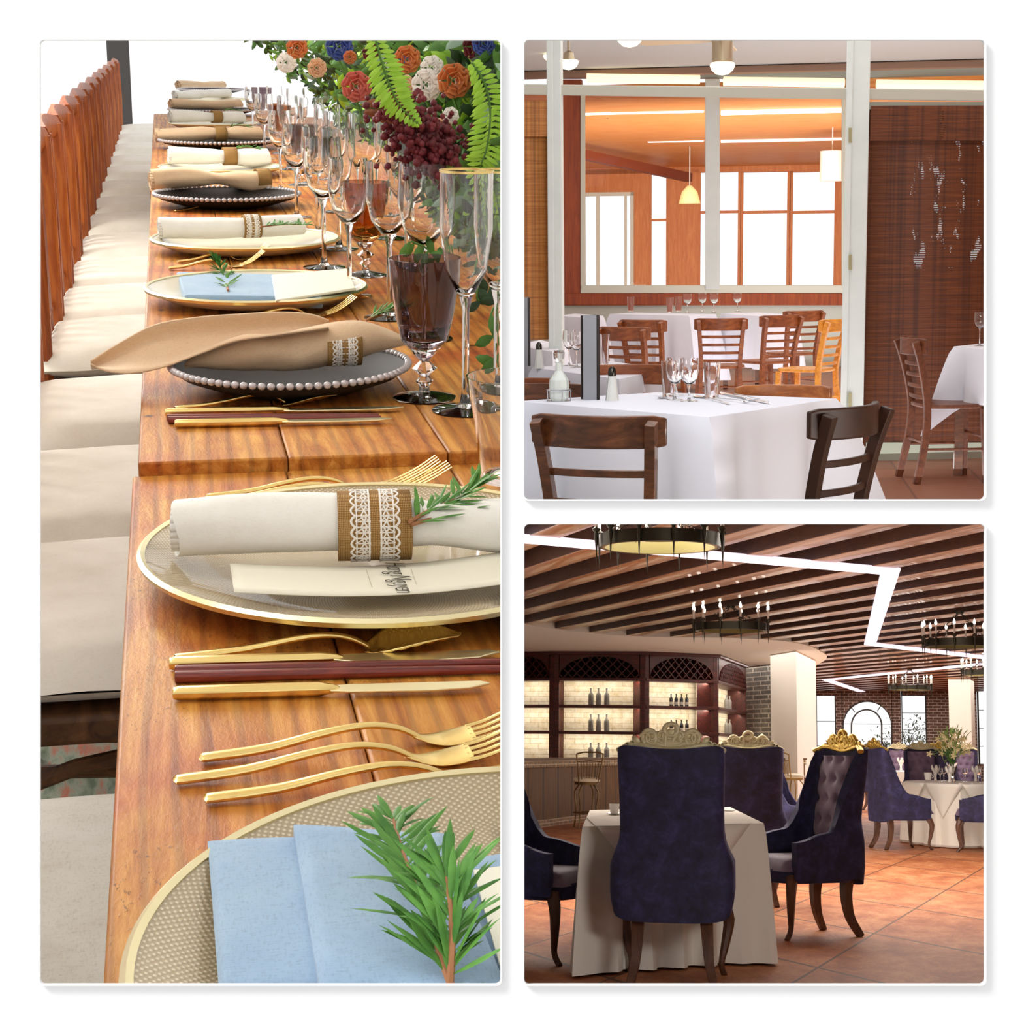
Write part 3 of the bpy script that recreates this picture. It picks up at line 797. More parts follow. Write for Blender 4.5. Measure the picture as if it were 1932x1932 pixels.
rosemary('small rosemary sprig behind the peach napkin beside the smoky goblet', [[A.y(690, 605, P3.y+.03), A.y(720, 590, P3.y+.03), A.y(765, 578, P3.y+.03)]], [34], .02, .003, 21)
# ================= settings four to twelve
def sett(i, kind, ul, ur, vc, nl, nr, vb, big, ringu=None, col='white'):
    z = TZ+.02; a = A.z(ul, vc, z); b = A.z(ur, vc, z); R = (b.x-a.x)/2; c = V((a.x+b.x)/2, a.y, TZ)
    return c, R
def gold_plate(ul, ur, vc, label):
    c, R = sett(0, 0, ul, ur, vc, 0, 0, 0, 0); charger(label, c, R, GOLDCREAM); return c, R
GOLDCREAM = pm('cream_glaze', 'ebe2cb', .25, coat=.5)
c4, r4 = gold_plate(272, 697, 546, 'cream plate with gold rim holding a blue napkin and a white card')
def flatfold(label, px, z0, z1, mat, cat='napkin', name='folded_napkin'):
    pts = [A.z(u, v, z1) for u, v in px]; c = pts[0].copy(); c.z = z0
    m = MB(); m.prism([(q_.x-c.x, q_.y-c.y) for q_ in pts], 0, z1-z0)
    o = m.build(name, mat, bevel=.003, seg=3); place(o, A, c); return tag(o, label, cat)
flatfold('blue napkin folded flat on the fourth plate', [(333, 512), (520, 517), (610, 560), (348, 556)], TZ+.006, TZ+.022, LIN_B)
flatfold('blank white card lying on the blue napkin of the fourth plate', [(512, 518), (655, 506), (672, 543), (520, 566)], TZ+.0225, TZ+.026, CARD, 'card', 'place_card')
rosemary('upright green sprig on the blue napkin of the fourth plate', [[A.z(430, 548, TZ+.024), A.y(424, 520, A.z(430, 548, TZ).y+.01), A.y(408, 492, A.z(430, 548, TZ).y+.02)]], [50], .024, .0045, 31)
lay(make_fork('gold fork with raised tines between the peach napkin and the fourth plate', .17), (430, 608), (600, 598), TZ)
lay(make_fork('gold fork behind the fourth plate', .15), (318, 510), (560, 500), TZ)
lay(make_fork('gold fork just before the fifth plate', .15), (335, 497), (560, 486), TZ)
c5, r5 = gold_plate(283, 642, 453, 'cream plate with gold rim under the fifth place\'s white napkin')
roll_at('white napkin rolled up on the fifth plate', (305, 453), (620, 446), TZ+.018, .24, .042, LIN_W, 478, 'pale lace band around the fifth place\'s white napkin', wob=.7, bw=.03)
rosemary('green sprig on the rolled napkin of the fifth plate', [[A.z(492, 428, TZ+.055), A.z(530, 424, TZ+.055), A.z(580, 424, TZ+.052)]], [40], .02, .004, 41)
lay(make_spoon('gold spoon before the sixth plate', .15, False), (330, 400), (500, 392), TZ)
c6, r6 = sett(0, 0, 290, 566, 372, 0, 0, 0, 0); bowl_plate('charcoal plate under the sixth place\'s peach napkin', c6, r6)
roll_at('peach napkin bunched on the dark sixth plate', (290, 362), (560, 356), TZ+.024, .25, .048, LIN_P, 500, 'burlap band around the sixth place\'s peach napkin', lace=False, wob=2.2, bw=.03)
far = [(298, 535, 316, 'white', 322, 512, 313), (300, 520, 268, 'peach', 296, 500, 268), (318, 486, 233, 'white', 325, 470, 233), (318, 480, 209, 'peach', 326, 468, 208),
       (330, 466, 187, 'white', 334, 452, 187), (334, 458, 170, 'peach', 340, 446, 168)]
nm = ['seventh', 'eighth', 'ninth', 'tenth', 'eleventh', 'farthest']
for (ul, ur, vc, colr, nl, nr, vb), w_ in zip(far, nm):
    if colr == 'white':
        c_, r_ = gold_plate(ul, ur, vc, 'cream plate with gold rim at the %s place of the long table' % w_)
    else:
        c_, r_ = sett(0, 0, ul, ur, vc, 0, 0, 0, 0); bowl_plate('charcoal plate at the %s place of the long table' % w_, c_, r_)
    z = TZ+.02; Ln = dist((nl, vb), (nr, vb), z)
    roll_at('%s napkin rolled up at the %s place of the long table' % (colr, w_), (nl, vb), (nr, vb-2), z, Ln, .05, LIN_W if colr == 'white' else LIN_P,
            lerp(nl, nr, .6) if vc > 225 else None, 'burlap band around the %s place\'s %s napkin' % (w_, colr), lace=False, wob=1.2, bw=.035)
    if vc > 225: rosemary('green sprig on the %s place\'s %s napkin' % (w_, colr), [[c_+V(.03, -.01, .065), c_+V(.06, -.01, .07), c_+V(.1, -.01, .065)]], [26], .02, .004, 50)
# ================= glasses
def goblet(label, loc, H=.145, R=.036, mat=SMOKE):
    r = thing('water_goblet', label, 'goblet', A, loc); k = H/.145
    m = MB(); m.lathe([(.0, .053*k), (R*.45, .0535*k), (R*.66, .062*k), (R*.8, .085*k), (R*.93, .115*k), (R, H), (R-.0016, H), (R*.93-.002, .115*k), (R*.8-.002, .086*k), (R*.62, .064*k), (0, .057*k)], 40)
    m.build('bowl', mat, r, smooth=60)
    m = MB(); m.lathe([(.006, .006*k), (.005, .013*k), (.009, .019*k), (.0045, .024*k), (.013, .032*k), (.0045, .040*k), (.011, .047*k), (.014, .0528*k)], 8); m.build('stem', CLEAR, r, smooth=25)
    m = MB(); m.lathe([(0, 0), (.031, 0), (.0325, .002), (.02, .005), (.006, .0075*k), (0, .0075*k)], 12); m.build('foot', CLEAR, r, smooth=25)
    return r
def wineglass(label, loc, H, R, bowl_h, room=None, rim=None, mat=None, foot=.033, name='wine_glass', cat='glass', stem_r=.0035, taper=.9):
    r = thing(name, label, cat, room or A, loc); z0 = H-bowl_h; mt = mat or CLEAR
    pr = [(0, z0), (R*.35, z0+.004), (R*.78, z0+bowl_h*.22), (R, z0+bowl_h*.55), (R*taper, H)]
    pin = [(R*taper-.0012, H), (R-.0012, z0+bowl_h*.55), (R*.76, z0+bowl_h*.23), (R*.3, z0+.007), (0, z0+.006)]
    m = MB(); m.lathe(pr+pin, 32); m.build('bowl', mt, r, smooth=60)
    m = MB(); m.lathe([(.012, .001), (.006, .008), (stem_r, .02), (stem_r, z0-.012), (stem_r*1.9, z0+.001)], 16); m.build('stem', mt, r, smooth=60)
    m = MB(); m.lathe([(0, 0), (foot, 0), (foot, .0015), (foot*.4, .004), (0, .006)], 32); m.build('foot', mt, r, smooth=40)
    if rim:
        m = MB(); m.lathe([(R*taper-.0016, H-.001), (R*taper+.0006, H-.001), (R*taper+.0006, H+.0012), (R*taper-.0016, H+.0012)], 32, closed=True); m.build('gold_rim', rim, r)
    return r
gp = A.z(801, 752, TZ); goblet('smoky grey goblet with faceted clear stem, nearest of its kind', gp, .142)
g0 = A.z(878, 775, TZ)
wineglass('tall clear glass with gold rim standing right of the smoky goblet', g0, .232, .0255, .12, rim=GOLD, taper=1.0, name='champagne_glass')
g1 = A.z(937, 738, TZ)
wineglass('tall clear glass with gold rim behind the nearest gold-rimmed one', g1, .225, .024, .12, rim=GOLD, taper=1.0, name='champagne_glass')
tb = A.z(975, 905, TZ)
m = MB(); m.lathe([(0, 0), (.024, 0), (.03, .05), (.037, .088), (.0355, .088), (.0285, .05), (.022, .006), (0, .006)], 40)
o = m.build('tumbler', CLEAR, smooth=60); place(o, A, (tb.x-.006, tb.y, TZ)); tag(o, 'clear tumbler cut by the right edge of the tall picture, near the table gap', 'glass')
# farther goblets and glasses in rows along the table
tints = [('amber brown', AMBER), ('smoky grey', SMOKE)]
rows = [(690, 520, 136, 'amber brown', 'second'), (568, 350, 104, 'smoky grey', 'third'), (532, 290, 92, 'amber brown', 'fourth'), (492, 236, 78, 'smoky grey', 'fifth')]
for (u, v, hpx, cn, on) in rows:
    loc = A.z(u, v, TZ); h = .142
    goblet('%s goblet, %s of its row from the viewer' % (cn, on), loc, h, .036, AMBER if cn[0] == 'a' else SMOKE)
proto_w = None; rnd = random.Random(5)
spots = [(735, 600, .2), (660, 560, .19), (612, 505, .2), (640, 470, .2), (768, 520, .21), (600, 440, .19), (690, 430, .21), (560, 410, .18), (640, 400, .2), (740, 450, .21), (530, 360, .18), (590, 345, .2),
         (620, 372, .2), (545, 320, .19), (500, 300, .18), (560, 290, .19), (520, 270, .18), (478, 262, .17), (800, 640, .21)]
wh = ['right beside the amber goblet', 'left of the amber goblet', 'behind the fourth plate', 'in the second row behind the fourth plate', 'before the burgundy flower', 'beside the fifth plate', 'below the burgundy flower',
      'near the sixth plate', 'in the middle of the glass cluster', 'among the leaves under the flowers', 'beside the seventh plate', 'behind the third goblet', 'between the third goblet and the flowers', 'behind the fourth goblet',
      'beside the eighth plate', 'far along under the greenery', 'farther along by the ninth plate', 'by the fifth goblet', 'behind the nearest smoky goblet']
for k, (u, v, H) in enumerate(spots):
    loc = A.z(u, v, TZ)
    lab = 'clear stemmed glass %s on the long table' % wh[k]
    if proto_w is None:
        proto_w = wineglass(lab, loc, .2, .03, .095, taper=.93); proto_w['group'] = 'clear stemmed glasses on the long table'
    else: dup(proto_w, A, loc, 0, lab, sc=H/.2)
# ================= flowers and greenery
G1 = pm('mid_green_leaf', '5a8a34', .55, var='3d6a28', vscale=20); G2 = pm('dark_green_leaf', '2c4a26', .55, var='1c3218', vscale=20); G3 = pm('lime_green_leaf', 'a4cf3c', .5, var='7fb42e', vscale=20)
G4 = pm('eucalyptus_leaf', '7f9a86', .6)
garl = thing('greenery_garland', 'mass of mixed green leaves running down the middle of the long table', 'garland', A, A.z(900, 500, TZ))
oG = A.z(900, 500, TZ)
rnd = random.Random(17)
def inreg(u, v):
    lim = 60+(u-455)*.86 if u < 760 else 330+(u-760)*1.1
    if u > 860: lim = 480
    return v < min(lim, 500)
groups = {'leaves_dark': (G2, []), 'leaves_mid': (G1, []), 'leaves_lime': (G3, []), 'leaves_grey': (G4, [])}
ms = {k: MB() for k in groups}
for k in range(8000):
    u = rnd.uniform(450, 975); v = rnd.uniform(55, 500)
    if not inreg(u, v): continue
    D = lerp(6.2, 2.1, sm((u-450)/480))+rnd.uniform(0, .5)
    p = A.y(u, v, D)-oG
    if p.z < .02: continue
    r_ = rnd.random(); key = 'leaves_dark' if r_ < .42 else 'leaves_mid' if r_ < .78 else 'leaves_lime' if r_ < .9 else 'leaves_grey'
    if u < 560 and key == 'leaves_dark' and rnd.random() < .6: key = 'leaves_mid'
    if k % 4 == 0: p = p+V(0, -.45, 0)*(D/3)
    d = V(rnd.uniform(-1, 1), rnd.uniform(-1, .3), rnd.uniform(-.5, 1))
    ms[key].leaf(p, d, rnd.uniform(.025, .055), rnd.uniform(.009, .02), (rnd.uniform(-1, 1), -1, rnd.uniform(-1, 1)), th=.2)
for k in ms:
    o = ms[k].build(k, groups[k][0], garl, smooth=60); o['kind'] = 'stuff'
def fern(label, pts, D, mat, W=.05, n=34, lw=.007, name='fern_frond'):
    P = [A.y(u, v, D+i*.01) for i, (u, v) in enumerate(pts)]; o = P[0]; st = catmull([q_-o for q_ in P], 12)
    r = thing(name, label, 'fern' if 'fern' in name else 'leaf sprig', A, o)
    m = MB(); m.tube(st, [.0016*(1-.5*i/len(st)) for i in range(len(st))], 5); m.build('rachis', G1, r)
    m = MB(); rr = random.Random(int(pts[0][0]))
    for i in range(1, len(st)-1, 2):
        t = i/len(st); d = (st[i+1]-st[i-1]).normalized(); s = d.cross(V(0, 1, 0)).normalized()
        for sd in (-1, 1):
            wl = W*math.sin(PI*min(1, t*.85+.12))*rr.uniform(.85, 1.1)
            m.leaf(st[i], s*sd+d*.35+V(0, rr.uniform(-.5, .3), 0), wl, lw*1.6, (0, -1, .3), th=.3)
    m.build('leaflets', mat, r, smooth=60); return r
fern('bright lime fern frond hanging at the right edge above the gold rimmed glasses', [(890, 118), (915, 160), (925, 215), (918, 280), (905, 330), (925, 400)], 1.95, G3, .026, 34, .0035)
fern('blurred lime fern frond hanging behind the dark red flower', [(705, 60), (718, 110), (735, 160), (755, 200), (790, 235)], 1.9, G3, .024, 34, .0035)
fern('lime fern tip at the far right edge of the tall picture', [(940, 200), (938, 260), (930, 330), (940, 390)], 2.05, G3, .024, 34, .0035)
def rose(label, u, v, D, s, mat, name='rose', cat='flower'):
    c = A.y(u, v, D); r = thing(name, label, cat, A, c); rr = random.Random(int(u*3+v)); m = MB()
    for L_, (rad, n) in enumerate(((.25, 3), (.5, 5), (.8, 7), (1, 8))):
        for k in range(n):
            a = 2*PI*(k+.5*L_)/n; ca, sa = math.cos(a), math.sin(a)
            def fn(p, q):
                w2 = (p-.5)*2.6/n*2.2; aa = a+w2*(.6+.5*q); rr_ = rad*s*(.35+.65*q)*(1+.05*math.sin(p*7+L_))
                return V(rr_*math.cos(aa), -s*(1.1-rad*.7)*q**.7+s*.15, rr_*math.sin(aa))
            m.grid(fn, 6, 5)
    m.build('petals', mat, r, smooth=70, solid=.0006)
    m = MB(); m.tube([(0, s*.1, 0), (0, s*.6, -s*.8), (.01, s*.8, -s*2)], .002, 5); m.build('stem', G1, r); return r
PINK = pm('coral_petal', 'e07a68', .6, var='c85a50', vscale=30); WHT = pm('white_petal', 'fbf6f0', .6); ORG = pm('orange_petal', 'e08a4e', .6, var='d0703a', vscale=30)
BLU = pm('blue_petal', '4a5fae', .6, var='38478c', vscale=30); PCH = pm('peach_petal', 'eec09a', .6); RED = pm('burgundy_petal', '7c1f2a', .6, var='551420', vscale=40)
for (u, v, D, s, mt, lab) in [(672, 163, 2.5, .03, PINK, 'coral pink rose hanging at the middle of the garland'), (805, 160, 2.25, .028, WHT, 'bright white flower below the fern at the garland'),
    (856, 152, 2.2, .03, ORG, 'orange flower right of the bright white one'), (640, 88, 3.0, .032, BLU, 'blue flower at the top of the garland left of the fern'), (598, 128, 3.2, .024, PCH, 'peach flower on the left of the garland'),
    (768, 112, 2.4, .026, ORG, 'small orange flower behind the fern'), (765, 162, 2.35, .02, PCH, 'small peach flower touching the lime fern'), (815, 128, 2.3, .022, WHT, 'white flower at the top above the orange one'),
    (760, 122, 2.7, .02, BLU, 'little blue flower behind the lime fern'), (900, 88, 2.2, .026, RED, 'burgundy flower at the top right corner of the garland'), (850, 218, 2.1, .014, WHT, 'tiny white blossom above the dark red flower'),
    (835, 240, 2.1, .016, PCH, 'small cream blossom by the dark red flower'), (560, 90, 3.6, .03, ORG, 'rust coloured flower at the far left of the garland'), (540, 118, 3.8, .03, WHT, 'white flower at the far left of the garland'),
    (912, 82, 2.1, .02, BLU, 'blue flower at the upper right edge'), (700, 100, 2.6, .018, RED, 'dark red bud left of the lime fern'), (660, 108, 2.7, .014, ORG, 'tiny orange bud beside the blue flower')]:
    rose(lab, u, v, D, s*.72, mt)
def amaranth(label, pts, D, n, s, seed):
    rr = random.Random(seed); P = [A.y(u, v, D) for u, v in pts]; o = P[0]; st = catmull([q_-o for q_ in P], 8)
    r = thing('amaranth_flower', label, 'flower', A, o)
    m = MB(); m.tube(st, .0018, 5); m.build('stem', pm('red_stem', '5a1c20', .7), r)
    m = MB()
    for k in range(n):
        t = rr.random()**.7; i = min(int(t*(len(st)-1)), len(st)-1); q_ = st[i]
        w2 = s*(.3+1.4*math.sin(PI*min(1, t*.8+.1)))
        m.ball(q_+V(rr.gauss(0, w2*.5), rr.gauss(0, w2*.3), rr.gauss(0, w2*.5)), rr.uniform(.003, .0055), 6, 4)
    m.build('seed_heads', RED, r, smooth=80); return r
amaranth('dark burgundy plume flower drooping over the glasses', [(728, 200), (765, 232), (800, 275), (828, 310)], 2.0, 420, .022, 3)
amaranth('second burgundy plume flower right of the drooping one', [(800, 225), (822, 250), (835, 285), (815, 320)], 2.05, 260, .016, 4)
fern('rusty red leafy sprig above the burgundy plume flower', [(690, 205), (720, 205), (752, 218), (780, 240)], 2.1, pm('rust_leaf', '8a5030', .6), .018, name='leaf_sprig')
def sprig(label, pts, D, L, W, n, seed, mat=G2):
    P = [A.y(u, v, D) for u, v in pts]; o = P[0]; st = catmull([q_-o for q_ in P], 6); r = thing('leaf_sprig', label, 'leaf sprig', A, o)
    m = MB(); m.tube(st, .0012, 5); m.build('stem', G1, r)
    rr = random.Random(seed); m = MB()
    for k in range(n):
        q_ = st[int(k/(n-1)*(len(st)-1))]; m.leaf(q_, (rr.uniform(-.8, .6), rr.uniform(-.3, .2), rr.uniform(-1, .5)), L*rr.uniform(.8, 1.2), W, (rr.uniform(-.5, .5), -1, 0))
    m.build('leaves', mat, r, smooth=60); return r
sprig('dark green leaves hanging at the right edge beside the clear glass stem', [(944, 560), (925, 600), (935, 650), (944, 690)], 1.75, .026, .012, 8, 2, G1)
sprig('dark leaves behind the gold rimmed glasses at table height', [(944, 470), (915, 480), (900, 560), (930, 570)], 1.85, .022, .011, 12, 3, G2)
sprig('small dark leaves between the amber goblet and the gold rimmed glass', [(775, 455), (800, 465), (815, 480), (830, 500)], 2.0, .024, .01, 9, 8, G1)
clip_place(beforeA, CUT_A)

# ================================================================== PLACE TWO: the daylit dining room
beforeB = start_place()
B = Bq
def BY(u, v, y): return B.y(u, v, y)
CAFE = wood('walnut_chair_wood', '3a1e0f', '63371c', '8a5230', 4, (1.5, 6, 6), .35, coat=.3)
CAFE2 = wood('oak_chair_wood', '7a3f1c', 'a5602e', 'bf7a3e', 4, (1.5, 6, 6), .4, coat=.2)
CAFE3 = wood('golden_chair_wood', 'b36a1e', 'd98d30', 'eaa545', 4, (1.5, 6, 6), .4, coat=.2)
CLOTH = pm('white_tablecloth', 'e6e5ee', .85, bump=.05, bscale=40, sheen=.1)
GREYP = pm('pale_grey_paint', 'dde2de', .5, var='d2d8d4', vscale=3)
CREAMP = pm('cream_paint', 'dcdccb', .6)
REDW = wood('red_cedar', '7a2e10', '9a4319', 'b2551f', 3, (8, 8, .6), .5)
ORW = wood('orange_pine', 'cf7f3e', 'dd9450', 'e8a764', 2.5, (.8, 8, 8), .55)
ORW2 = wood('orange_pine_posts', 'c06c34', 'cf7f42', 'dd9354', 2.5, (8, 8, .8), .55)
SILV = pm('steel', 'c8c8ca', .2, 1)
# shell
m = MB(); m.box(-6, 5, 6, 34, -.06, 0)
t_ = NT('terracotta_floor'); vec_ = t_.coord(); bt = t_.n('ShaderNodeTexBrick'); bt.offset = 0; bt.inputs['Color1'].default_value = srgb('a06a52'); bt.inputs['Color2'].default_value = srgb('8f5c46'); bt.inputs['Mortar'].default_value = srgb('7a5040')
bt.inputs['Scale'].default_value = 1; bt.inputs['Brick Width'].default_value = .45; bt.inputs['Row Height'].default_value = .45; bt.inputs['Mortar Size'].default_value = .008; t_.l(vec_, bt.inputs['Vector'])
t_.l(bt.outputs['Color'], t_.b.inputs['Base Color']); t_.b.inputs['Roughness'].default_value = .4
struct(m.build('floor', t_.m, smooth=0, room=B))
zc = 3.57
m = MB(); m.box(-6, 5, .72, 21.2, zc, zc+.1); struct(m.build('ceiling', pm('white_ceiling', 'd9dcd8', .9), smooth=0, room=B))
m = MB(); m.prism([(1.75, .72), (4.9, 34), (5.0, 34), (1.85, .72)], -.2, zc+.4); struct(m.build('wall_right', pm('warm_plaster', 'b08e7c', .9), smooth=0, room=B))
m = MB(); m.box(-6, 5, 20.6, 20.75, zc-.09, zc-.01); struct(m.build('trim_4', pm('brown_trim', '9a7a66', .6), room=B, bevel=.01))
# the far window wall: its plane turns slightly away to the right
Y2 = 21.0
def FW(u, v): return BY(u, v, Y2+(u-1300)*.0008)
def wallbox(mb, u0, v0, u1, v1, th=.12, off=0):
    a = FW(u0, v0); b = FW(u1, v1); c = FW(u1, v0); d = FW(u0, v1); D = V(0, th, 0); O = V(0, off, 0)
    q = [a+O, c+O, b+O, d+O]; mb.add(q+[p+D for p in q], [(0,1,2,3), (7,6,5,4), (0,4,5,1), (1,5,6,2), (2,6,7,3), (3,7,4,0)])
    return mb
m = MB(); wallbox(m, 930, 575, 1900, 700, .14); struct(m.build('wall_back', pm('grey_lower_wall', 'c4c6bb', .8), room=B, smooth=0))
m = MB(); wallbox(m, 930, 120, 1900, 147, .16, -.03); struct(m.build('trim_5', pm('grey_beam', 'aab0aa', .6), room=B, smooth=0))
m = MB(); wallbox(m, 1062, 553, 1600, 576, .1, -.06); struct(m.build('trim_6', REDW, room=B, bevel=.01))
m = MB(); wallbox(m, 1062, 150, 1098, 576, .12, -.03); struct(m.build('trim_7', REDW, room=B, bevel=.01))
win = thing('window_1', None, None, B, FW(1345, 545)); struct(win); wo = FW(1345, 545)
def wpart(name, boxes, mat, th=.1, off=0):
    m = MB()
    for b in boxes: wallbox(m, *b, th, off)
    m.v = [tuple(Vector(p)-wo) for p in m.v]; return m.build(name, mat, win, bevel=.006)
wpart('window_frame', [(1096, 165, 1104, 546), (1588, 165, 1597, 546), (1096, 538, 1597, 553)], CREAMP, .1, -.05)
wpart('mullion', [(1331, 150, 1358, 546)], GREYP, .12, -.08)
gl = MB(); wallbox(gl, 1104, 186, 1331, 540, .006, .03); wallbox(gl, 1358, 186, 1588, 540, .006, .03)
gl.v = [tuple(Vector(p)-wo) for p in gl.v]
tg = NT('window_glass'); tr = tg.n('ShaderNodeBsdfTransparent'); gs = tg.n('ShaderNodeBsdfGlossy'); gs.inputs['Roughness'].default_value = .02
mxs = tg.n('ShaderNodeMixShader'); fr = tg.n('ShaderNodeFresnel'); fr.inputs['IOR'].default_value = 1.08
tg.l(fr.outputs[0], mxs.inputs[0]); tg.l(tr.outputs[0], mxs.inputs[1]); tg.l(gs.outputs[0], mxs.inputs[2]); tg.l(mxs.outputs[0], tg.out.inputs['Surface'])
WG = tg.m
gl.build('pane', WG, win, smooth=0)
# clerestory strip lights above the bar
WARM = pm('warm_tube', 'fff0d0', .5, emit='ffe9c0', es=1.0)
for k, (u0, u1, vv) in enumerate([(1112, 1322, 153), (1366, 1590, 159), (1650, 1870, 164)]):
    m = MB(); a = FW(u0, vv); b = FW(u1, vv+3); m.tube([a-a+V(0,0,0), b-a], .055, 10)
    o = m.build('strip_light', WARM); place(o, B, a-V(0, .35, 0)); tag(o, 'long warm strip light above the %s' % ['left window half', 'right window half', 'bamboo blind at right'][k], 'lamp', 'strip lights under the ceiling edge')
# room beyond the window
Y3 = 30.0
def BW(mb, u0, v0, u1, v1, th=.15, y=Y3, off=0):
    a = BY(u0, v0, y+off); b = BY(u1, v1, y+off); mb.box(a.x, b.x, y+off, y+off+th, b.z, a.z); return mb
m = MB()
for b in [(1040, 250, 1640, 320), (1040, 320, 1098, 640), (1196, 320, 1225, 640), (1261, 320, 1317, 640), (1580, 320, 1640, 640), (1098, 320, 1196, 362), (1225, 545, 1700, 640)]: BW(m, *b)
struct(m.build('wall_far', ORW2, room=B, smooth=0))
for k, (u0, v0, u1, v1, bars) in enumerate([(1098, 362, 1196, 640, [(1128, 'v', 8), (1180, 'v', 5)]), (1225, 320, 1261, 545, [(415, 'h', 4)]), (1317, 320, 1397, 545, [(400, 'h', 4)]), (1397, 320, 1490, 545, [(400, 'h', 4)]), (1490, 320, 1580, 545, [(400, 'h', 4)])]):
    r = thing('window_%d' % (k+2), None, None, B, BY(u0, v1, Y3)); struct(r); o_ = BY(u0, v1, Y3)
    fm = CREAMP if k == 0 else ORW2; w_ = 7 if k == 0 else 4
    m = MB()
    for b in [(u0, v0, u0+w_, v1), (u1-w_, v0, u1, v1), (u0, v0, u1, v0+w_), (u0, v1-4, u1, v1)]: BW(m, *b, .08, Y3, .02)
    m.v = [tuple(Vector(p)-o_) for p in m.v]; m.build('window_frame', fm, r, bevel=.004)
    m = MB()
    for (c, ty, wd) in bars:
        if ty == 'v': BW(m, c-wd/2, v0, c+wd/2, v1, .06, Y3, .03)
        else: BW(m, u0, c-wd/2, u1, c+wd/2, .06, Y3, .03)
    m.v = [tuple(Vector(p)-o_) for p in m.v]; m.build('glazing_bar', fm, r)
    m = MB(); BW(m, u0, v0, u1, v1, .006, Y3, .06); m.v = [tuple(Vector(p)-o_) for p in m.v]; m.build('pane', WG, r, smooth=0)
a = BY(1040, 180, 21.4); b = BY(1650, 325, Y3)
m = MB(); q = [V(a.x-.5, 21.25, BY(1300, 172, 21.25).z), V(a.x+5.5, 21.25, BY(1300, 172, 21.25).z), V(b.x+1, Y3, BY(1300, 315, Y3).z), V(a.x-2, Y3, BY(1300, 315, Y3).z)]
m.add(q+[p+V(0, 0, .1) for p in q], [(0,1,2,3), (7,6,5,4), (0,4,5,1), (1,5,6,2), (2,6,7,3), (3,7,4,0)])
struct(m.build('ceiling_far', ORW, smooth=0, room=B))
COOL = pm('daylight_slot', 'ffffff', .5, emit='ffffff', es=1.3)
def slope_z(y): return lerp(q[0].z, q[2].z, (y-21.25)/(Y3-21.25))
for k, (v_, hh) in enumerate([(213, 8), (266, 7)]):
    yy = [23.0, 26.3][k]
    for j, (u0, u1) in enumerate([(1100, 1328), (1360, 1590)] if k == 0 else [(1222, 1328), (1360, 1590)]):
        a = BY(u0, v_, yy); c = BY(u1, v_+5, yy)
        m = MB(); m.box(0, c.x-a.x, -.03, .03, -hh/2/137, hh/2/137); o = m.build('skylight_strip', COOL, bevel=.01); place(o, B, a)
        tag(o, 'white glowing strip under the orange ceiling, %s, %s' % (['nearer', 'farther'][k], ['left of the mullion', 'right of the mullion'][j]), 'lamp', 'strips of light in the room beyond')
m = MB(); a = BY(1100, 292, 26); c = BY(1300, 335, 29); m.tube([V(0, 0, 0), c-a], .09, 4, rb=.1); o = m.build('ceiling_beam', pm('dark_stained_beam', '8a4428', .6)); place(o, B, a); struct(o)
# lamps seen through and before the window
GLOBE = pm('lit_globe', 'fff6e0', .4, emit='fff0cc', es=2.2)
def globe(u, v, y, rad, lab, ceil=zc, fan=False):
    c = BY(u, v, y); r = thing('ceiling_fan' if fan else 'ceiling_globe', lab, 'ceiling fan' if fan else 'lamp', B, (c.x, c.y, ceil))
    dz = c.z-ceil
    m = MB(); m.lathe([(0, -rad*.75), (rad*.5, -rad*.65), (rad*.85, -rad*.35), (rad, 0), (rad*.95, rad*.2), (rad*.7, rad*.25), (0, rad*.25)], 24, (0, 0, dz)); m.build('globe', GLOBE, r, smooth=70)
    m = MB()
    if fan: m.lathe([(.085, 0), (.085, .22), (.05, .24), (.02, .28), (.018, -dz)], 20, (0, 0, dz+rad*.25))
    else: m.lathe([(rad*.6, 0), (rad*.5, .06), (.012, .08), (.012, -dz-.04)], 16, (0, 0, dz+rad*.25))
    m.build('stem', pm('brushed_bronze', 'a89880', .35, .8), r)
    if fan:
        bm_ = pm('pale_blade', 'e0c8a4', .5)
        for k in range(4):
            an = math.radians(-4+90*k); m = MB()
            M_ = Matrix.Translation((0, 0, dz+.2)) @ Matrix.Rotation(an, 4, 'Z') @ Matrix.Rotation(.2, 4, 'X')
            m.prism([(.09, -.03), (.2, -.055), (.62, -.065), (.66, -.03), (.66, .03), (.62, .065), (.2, .055), (.09, .03)], -.005, .005, M_); m.build('fan_blade', bm_, r, bevel=.002)
    return r
globe(1363, 124, 14, .1, 'ceiling fan with a glowing globe over the middle of the bright dining room', fan=True)
globe(1188, 70, 13, .1, 'glowing globe lamp cut by the top edge of the upper right picture')
globe(1073, 118, 15, .085, 'glowing globe lamp right of the grey post at the upper left')
globe(1037, 106, 19, .07, 'small glowing globe lamp left of the grey post')
globe(1146, 195, 23.5, .12, 'warm globe lamp seen through the left window half', ceil=slope_z(23.5))
def shade(u, v, y, lab, pr, mt, H):
    c = BY(u, v, y); r = thing('pendant_lamp', lab, 'lamp', B, c)
    m = MB(); m.lathe(pr, 20); m.build('lamp_shade', mt, r, smooth=60)
    m = MB(); m.tube([(0, 0, pr[-1][1]), (0, 0, slope_z(y)-c.z)], .008, 6); m.build('cord', GREYP, r)
shade(1301, 368, 27, 'small yellow pendant lamp seen through the left window half', [(.17, -.13), (.12, .05), (.04, .14), (0, .15)], pm('yellow_shade', 'f4e2a0', .5, emit='f6e2a0', es=.5), 0)
shade(1570, 312, 25, 'white drum pendant lamp seen through the right window half', [(.17, -.22), (.17, .2), (0, .2)], pm('white_shade', 'efeee0', .6), 0)
